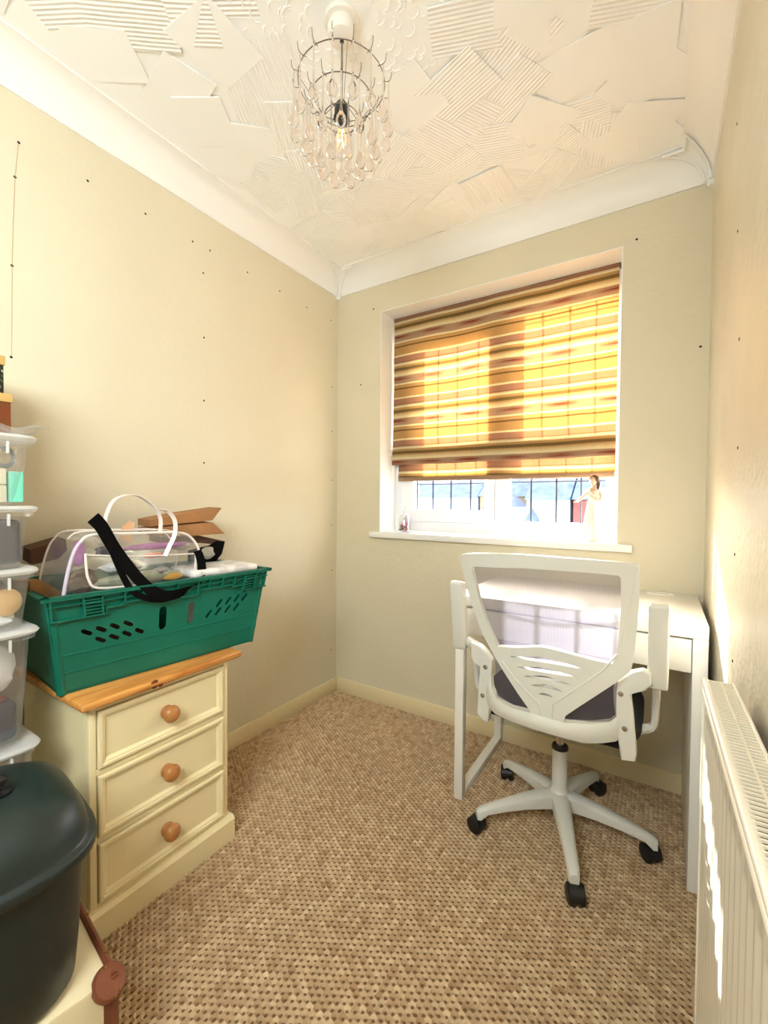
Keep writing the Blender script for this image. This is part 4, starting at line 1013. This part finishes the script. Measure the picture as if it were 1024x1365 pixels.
def film(u, v): return Vector((.26+.15*u, .29+.145*v, 1.245+.010*abs(math.sin(7*u+3*v))+.012*u*v+.006*math.sin(11*v+5*u)))
solid_grid(b, 14, 14, film, lambda u, v: film(u, v)-Vector((0, 0, .0008))); tag(obj('plastic_film', b, 'box', angle=180), 'crumpled clear plastic film lying on the topmost lid', 'film')
def gift(x1, y1, s, z0, z1, zl, mbody, label):
    t = thing('gift_box', label, 'gift box', (x1-s/2, y1-s/2, z0))
    b = new(); box(b, x1-s, x1, y1-s, y1, z0, z1, .001); obj('body', b, mbody, t, smooth=False)
    b = new(); box(b, x1-s-.003, x1+.003, y1-s-.003, y1+.003, z1, zl, .0015); obj('lid', b, 'goldcard', t)
gift(.250, .414, .15, 1.2455, 1.333, 1.353, 'redcard', 'dark red gift box with gold lid on the storage boxes')
gift(.243, .403, .13, 1.3535, 1.422, 1.444, 'floral', 'black flowered gift box with gold lid, upper of two')

# ------------------------------------------------------------------ trunk and bin
TA = math.radians(-8); TC = Vector((.757, .402, 0)); TZ = .222
TM = Matrix.Translation(TC) @ Matrix.Rotation(TA, 4, 'Z')
tk = thing('trunk', 'cream trunk with brown leather edging and round corner patch on floor', 'trunk', TM @ Vector((-.13, -.3, 0)))
b = new(); box(b, -.262, 0, -.62, 0, .001, TZ, .006, TM); obj('body', b, 'trunk', tk)
def strip(nm, p, q, sd, w_=.02):
    b = new(); ribbon(b, [TM @ Vector(p).lerp(Vector(q), i/12) for i in range(13)], TM.to_3x3() @ Vector(sd), w_, .004)
    obj(nm, b, 'leather', tk)
strip('edge_binding', (-.262, .0015, TZ-.009), (0, .0015, TZ-.009), (0, 0, 1)); 
b = new(); tube(b, [TM @ Vector((-.262+.262*i/10, -.003, TZ-.002)) for i in range(11)], .0075, 10); obj('edge_binding', b, 'leather', tk)
b = new(); tube(b, [TM @ Vector((-.003, -.003, .01+(TZ-.01)*i/10)) for i in range(11)], .0085, 10); obj('edge_binding', b, 'leather', tk)
strip('edge_binding', (-.0, -.014, .01), (-.0, -.014, TZ-.004), (0, 1, 0), .012)
nrm = TM.to_3x3() @ Vector((.62, .15, .75)); cpt = TM @ Vector((-.002, -.010, TZ-.009))
b = new(); lathe(b, [(0, .0095), (.016, .0092), (.025, .0075), (.0285, .003), (.029, -.004), (.026, -.012)], cpt, nrm, 28); cp_ = obj('corner_patch', b, 'leather', tk)
for i, (u_, v_) in enumerate(((.006, -.022), (-.004, -.024), (.0, .023))):
    e1 = nrm.orthogonal().normalized(); e1 = Vector((0, 0, 1)).cross(nrm).normalized(); e2 = nrm.normalized().cross(e1)
    b = new(); lathe(b, [(0, .0025), (.0022, .002), (.003, 0)], cpt+nrm.normalized()*.0075+e1*u_+e2*v_, nrm, 10); obj('stud', b, 'brass', cp_)
for f in (.35, .8):
    b = new(); lathe(b, [(0, .003), (.003, .002), (.004, 0)], TM @ Vector((-.262+.262*f, .0005, TZ+.004)), (0, .2, 1), 10); obj('stud', b, 'brass', tk)

BCX, BCY, BZ = .584, .222, TZ+.0015
bn = thing('lidded_bin', 'dark green plastic lidded bin with black knob standing on the trunk', 'bin', (BCX, BCY, BZ))
def sq(hx, hy, z, n=3.4, m=48):
    out = []
    for k in range(m):
        a = 2*PI*k/m; c, s = math.cos(a), math.sin(a); x = .97*hx*math.copysign(abs(c)**(2/n), c); y = 1.07*hy*math.copysign(abs(s)**(2/n), s)
        p = Matrix.Rotation(math.radians(-8), 3, 'Z') @ Vector((x, y, 0)); out.append((BCX+p.x, BCY+p.y, z))
    return out
b = new(); loft(b, [sq(h, h, BZ+z) for h, z in ((.13, 0), (.146, .004), (.152, .014), (.158, .09), (.166, .255), (.160, .256), (.150, .255))], True, True); obj('body', b, 'bin', bn, angle=60)
b = new(); loft(b, [sq(h, h, BZ+z, n_) for h, z, n_ in ((.162, .250, 3.4), (.180, .246, 3.4), (.1825, .248, 3.4), (.1830, .262, 3.4), (.1805, .266, 3.4), (.1735, .268, 3.4), (.1715, .272, 3.4), (.169, .288, 3.3), (.1635, .306, 3.2), (.153, .325, 3.1), (.13, .338, 3), (.10, .346, 2.8), (.06, .351, 2.4), (.02, .352, 2))], True, True); ld = obj('lid', b, 'bin', bn, angle=60)
b = new(); lathe(b, [(0, .351), (.020, .351), (.022, .355), (.014, .356), (.009, .359), (.010, .367), (.016, .373), (.016, .379), (.009, .384), (0, .385)], (BCX+.022, BCY+.055, BZ-.001), seg=24); obj('knob', b, 'black', ld)

# ------------------------------------------------------------------ sill ornaments
fx, fy, fz = 1.345, 2.035, .9365
fg = thing('figurine', 'cream porcelain lady figurine with outstretched arm on the window sill', 'figurine', (fx, fy, fz))
b = new()
def gown(u, v):
    a = 2*PI*u; z = v*.205; r = .034*(1-v)**1.4+.019+.004*math.sin(PI*v)
    if v > .82: r = .022-.007*math.sin((v-.82)/.18*PI/2)+.010*max(0, (v-.86)/.14)
    f = 1+.10*(1-v)*math.sin(9*a+v*3)
    return Vector((fx+.008*(1-v)+r*f*math.cos(a)*1.0, fy+r*f*math.sin(a)*.8, fz+z))
grid(b, 40, 26, gown, close_u=True); o = obj('gown', b, 'ceramic', fg, angle=180)
b = new(); lathe(b, [(0, 0), (.045, 0), (.047, .004), (.042, .008), (0, .009)], (fx+.006, fy, fz), seg=28); obj('foot', b, 'ceramic', fg)
b = new(); lathe(b, [(0, .200), (.022, .200), (.025, .212), (.020, .224), (.009, .231), (.0075, .243), (0, .244)], (fx, fy, fz), seg=20); obj('shoulders', b, 'skin', fg)
b = new(); c = Vector((fx-.001, fy-.003, fz+.257))
def head(u, v):
    a = 2*PI*u; t = PI*v; r = .0155*math.sin(t); nose = .004*math.exp(-((a-4.3)**2)*14-((v-.55)**2)*80)
    return c+Vector(((r+nose)*math.cos(a)*.9, (r+nose)*math.sin(a), .0195*math.cos(t)-.002*(math.sin(a) < 0)*math.sin(t)))
grid(b, 28, 16, head, close_u=True); o = obj('head', b, 'skin', fg)
b = new(); c2 = c+Vector((.003, .005, .003))
def hair(u, v):
    a = 2*PI*u; t = PI*min(v, .999); k = 1+.06*math.sin(12*a+6*v); r = .0195*math.sin(t)*k
    return c2+Vector((r*math.cos(a), r*math.sin(a)*.95+.002, .022*math.cos(t)))
grid(b, 26, 12, hair, close_u=True); tube(b, smooth_path([c2+Vector(p) for p in ((.012, 0, -.004), (.017, -.004, -.022), (.014, -.010, -.040), (.010, -.012, -.052))], 4), [.008, .008, .0085, .008, .008, .0075, .007, .007, .006, .005, .004, .0035, .002], 8); obj('hair', b, 'hair', fg)
b = new(); tube(b, smooth_path([(fx-.018, fy, fz+.214), (fx-.034, fy-.004, fz+.196), (fx-.052, fy-.008, fz+.178), (fx-.062, fy-.010, fz+.168)], 4), [.0085, .0085, .008, .0075, .007, .0068, .0065, .006, .0055, .005, .0045, .004, .0036], 10)
for k in range(4): tube(b, [(fx-.060, fy-.010, fz+.168), (fx-.070, fy-.015+.0032*k, fz+.1665), (fx-.078+.001*abs(k-1.5), fy-.017+.0042*k, fz+.167)], [.0022, .0018, .0013], 6)
tube(b, [(fx-.060, fy-.012, fz+.169), (fx-.066, fy-.019, fz+.171)], [.002, .0014], 6); obj('outstretched_arm', b, 'skin', fg)
b = new(); tube(b, smooth_path([(fx+.019, fy, fz+.213), (fx+.031, fy-.008, fz+.193), (fx+.026, fy-.022, fz+.176), (fx+.010, fy-.028, fz+.182), (fx-.001, fy-.027, fz+.190)], 4), [.0085]*4+[.0075]*5+[.006]*5+[.0045]*3, 10)
for k in range(4): tube(b, [(fx+.001, fy-.028, fz+.188+.002*k), (fx-.007, fy-.027, fz+.190+.0025*k), (fx-.012, fy-.025, fz+.190+.0025*k)], [.002, .0017, .0013], 6)
obj('bent_arm', b, 'skin', fg)
b = new(); tube(b, smooth_path([(fx-.014, fy-.016, fz+.222), (fx-.008, fy-.024, fz+.200), (fx+.004, fy-.028, fz+.150), (fx+.010, fy-.034, fz+.08), (fx+.012, fy-.040, fz+.02)], 5), [.004]*21, 8); obj('sash', b, 'ceramic', fg)

jx, jy = .428, 2.035
jr = thing('glass_jar', 'small glass jar of pink petals at left end of the sill', 'jar', (jx, jy, .9365))
b = new(); lathe(b, [(0, 0), (.032, 0), (.035, .004), (.035, .070), (.030, .080), (.027, .084), (.027, .092), (.0255, .092), (.0255, .083), (.0335, .068), (.0335, .006), (0, .005)], (jx, jy, .9365), seg=32); obj('jar_body', b, thin_clear('jar_glass', (1, 1, 1, 1), .82, 0, .03), jr)
b = new(); lathe(b, [(0, .093), (.030, .093), (.031, .100), (.018, .108), (.006, .112), (.005, .122), (.009, .130), (.009, .136), (0, .139)], (jx, jy, .9365), seg=28); obj('jar_stopper', b, 'bulb', jr)
rnd = random.Random(4)
for nm, m_, lb, par in (('pink_petals', 'pinkstone', 'pink dried petals filling the small glass jar', 0), ('dark_petals', 'darkstone', 'dark dried petals at the left of the small glass jar', 1)):
    b = new()
    for k in range(par, 26, 2):
        a = rnd.uniform(0, 6.28); rr = rnd.uniform(.004, .024); blob(b, (jx+rr*math.cos(a)+(.006 if par == 0 else -.006)*(rr < .02), jy+rr*math.sin(a), .9365+.012+.036*k/26), .008, .007, .006, k, .2, 8)
    o = tag(obj(nm, b, m_), lb, 'petals'); o['kind'] = 'stuff'

# ------------------------------------------------------------------ chandelier
cl = thing('chandelier', 'wire ring chandelier hung with clear glass teardrops from the ceiling', 'chandelier', (CX, CY, HC))
b = new(); lathe(b, [(0, HC), (.046, HC), (.048, HC-.006), (.045, HC-.010), (.034, HC-.012), (.034, HC-.016), (.0375, HC-.022), (.0385, HC-.038), (.034, HC-.046), (.024, HC-.050), (0, HC-.051)], (CX, CY, 0), seg=36); obj('ceiling_cup', b, 'rosewood', cl)
b = new(); lathe(b, [(0, HC-.0508), (.005, HC-.0508), (.0055, HC-.056), (0, HC-.060)], (CX, CY, 0), seg=14); obj('cord_grip', b, 'black', cl)
b = new(); tube(b, [(CX, CY, HC-.055), (CX+.001, CY, HC-.12), (CX, CY, 2.155)], .0024, 8); obj('flex', b, mat('grey_flex', srgb(120, 108, 100), .5), cl)
b = new(); lathe(b, [(0, 2.158), (.008, 2.158), (.014, 2.150), (.019, 2.142), (.019, 2.118), (.021, 2.116), (.021, 2.110), (.017, 2.108), (.015, 2.100), (0, 2.100)], (CX, CY, 0), seg=24); obj('lamp_holder', b, 'black', cl)
b = new(); lathe(b, [(.012, 2.10), (.014, 2.092), (.024, 2.078), (.034, 2.060), (.037, 2.045), (.034, 2.028), (.022, 2.014), (0, 2.008)], (CX, CY, 0), seg=28); bu = obj('bulb', b, 'bulb', cl)
b = new()
for k in range(6):
    a = 2*PI*k/6; tube(b, [(CX+.004*math.cos(a), CY+.004*math.sin(a), 2.095), (CX+.013*math.cos(a), CY+.013*math.sin(a), 2.06), (CX+.010*math.cos(a+.5), CY+.010*math.sin(a+.5), 2.035)], .0006, 5)
obj('filament', b, 'filament', bu)
rings = ((.114, 2.202, 16, .128), (.080, 2.158, 12, .128), (.046, 2.112, 8, .120))
b = new(); lathe(b, [(0, 0), (.0020, -.001), (.0020, -.020), (.0021, -.070), (.0026, -.092), (.0040, -.101), (.0075, -.109), (.0115, -.116), (.0130, -.124), (.0122, -.1315), (.0085, -.1380), (.0040, -.1405), (0, -.141)], (0, 0, 0), seg=16)
dm = obj('glass_drop', b, 'dropglass', None, angle=180); dmesh = dm.data; COL.objects.unlink(dm); bpy.data.objects.remove(dm)
for R_, z, n, ln in rings:
    b = new(); tube(b, [(CX+R_*math.cos(2*PI*k/40), CY+R_*math.sin(2*PI*k/40), z) for k in range(40)], .0014, 6, closed=True); ro = obj('wire_ring', b, 'wire', cl)
    for k in range(n):
        a = 2*PI*(k+.25)/n; c, s = math.cos(a), math.sin(a); q = lambda r, h: Vector((CX+(R_+r)*c, CY+(R_+r)*s, z+h))
        b = new(); tube(b, smooth_path([q(-.006, 0), q(.008, -.001), q(.015, .004), q(.017, .014), q(.018, .022)], 3), .0010, 5); obj('hook', b, 'wire', ro)
        o = bpy.data.objects.new('glass_drop', dmesh); COL.objects.link(o); o.parent = cl; o.matrix_parent_inverse = WM[cl.name].inverted(); o.location = q(.010, -.002); o.rotation_euler = (0, 0, a)
    for k in range(4):
        a = 2*PI*k/4+.4; b = new()
for k in range(4):
    a = PI/4+PI/2*k; c, s = math.cos(a), math.sin(a)
    b = new(); tube(b, [(CX+.014*c, CY+.014*s, 2.150), (CX+.046*c, CY+.046*s, 2.112)], .0010, 5); tube(b, [(CX+.046*c, CY+.046*s, 2.112), (CX+.080*c, CY+.080*s, 2.158), (CX+.114*c, CY+.114*s, 2.202)], .0008, 5); obj('stay_wire', b, 'wire', cl)
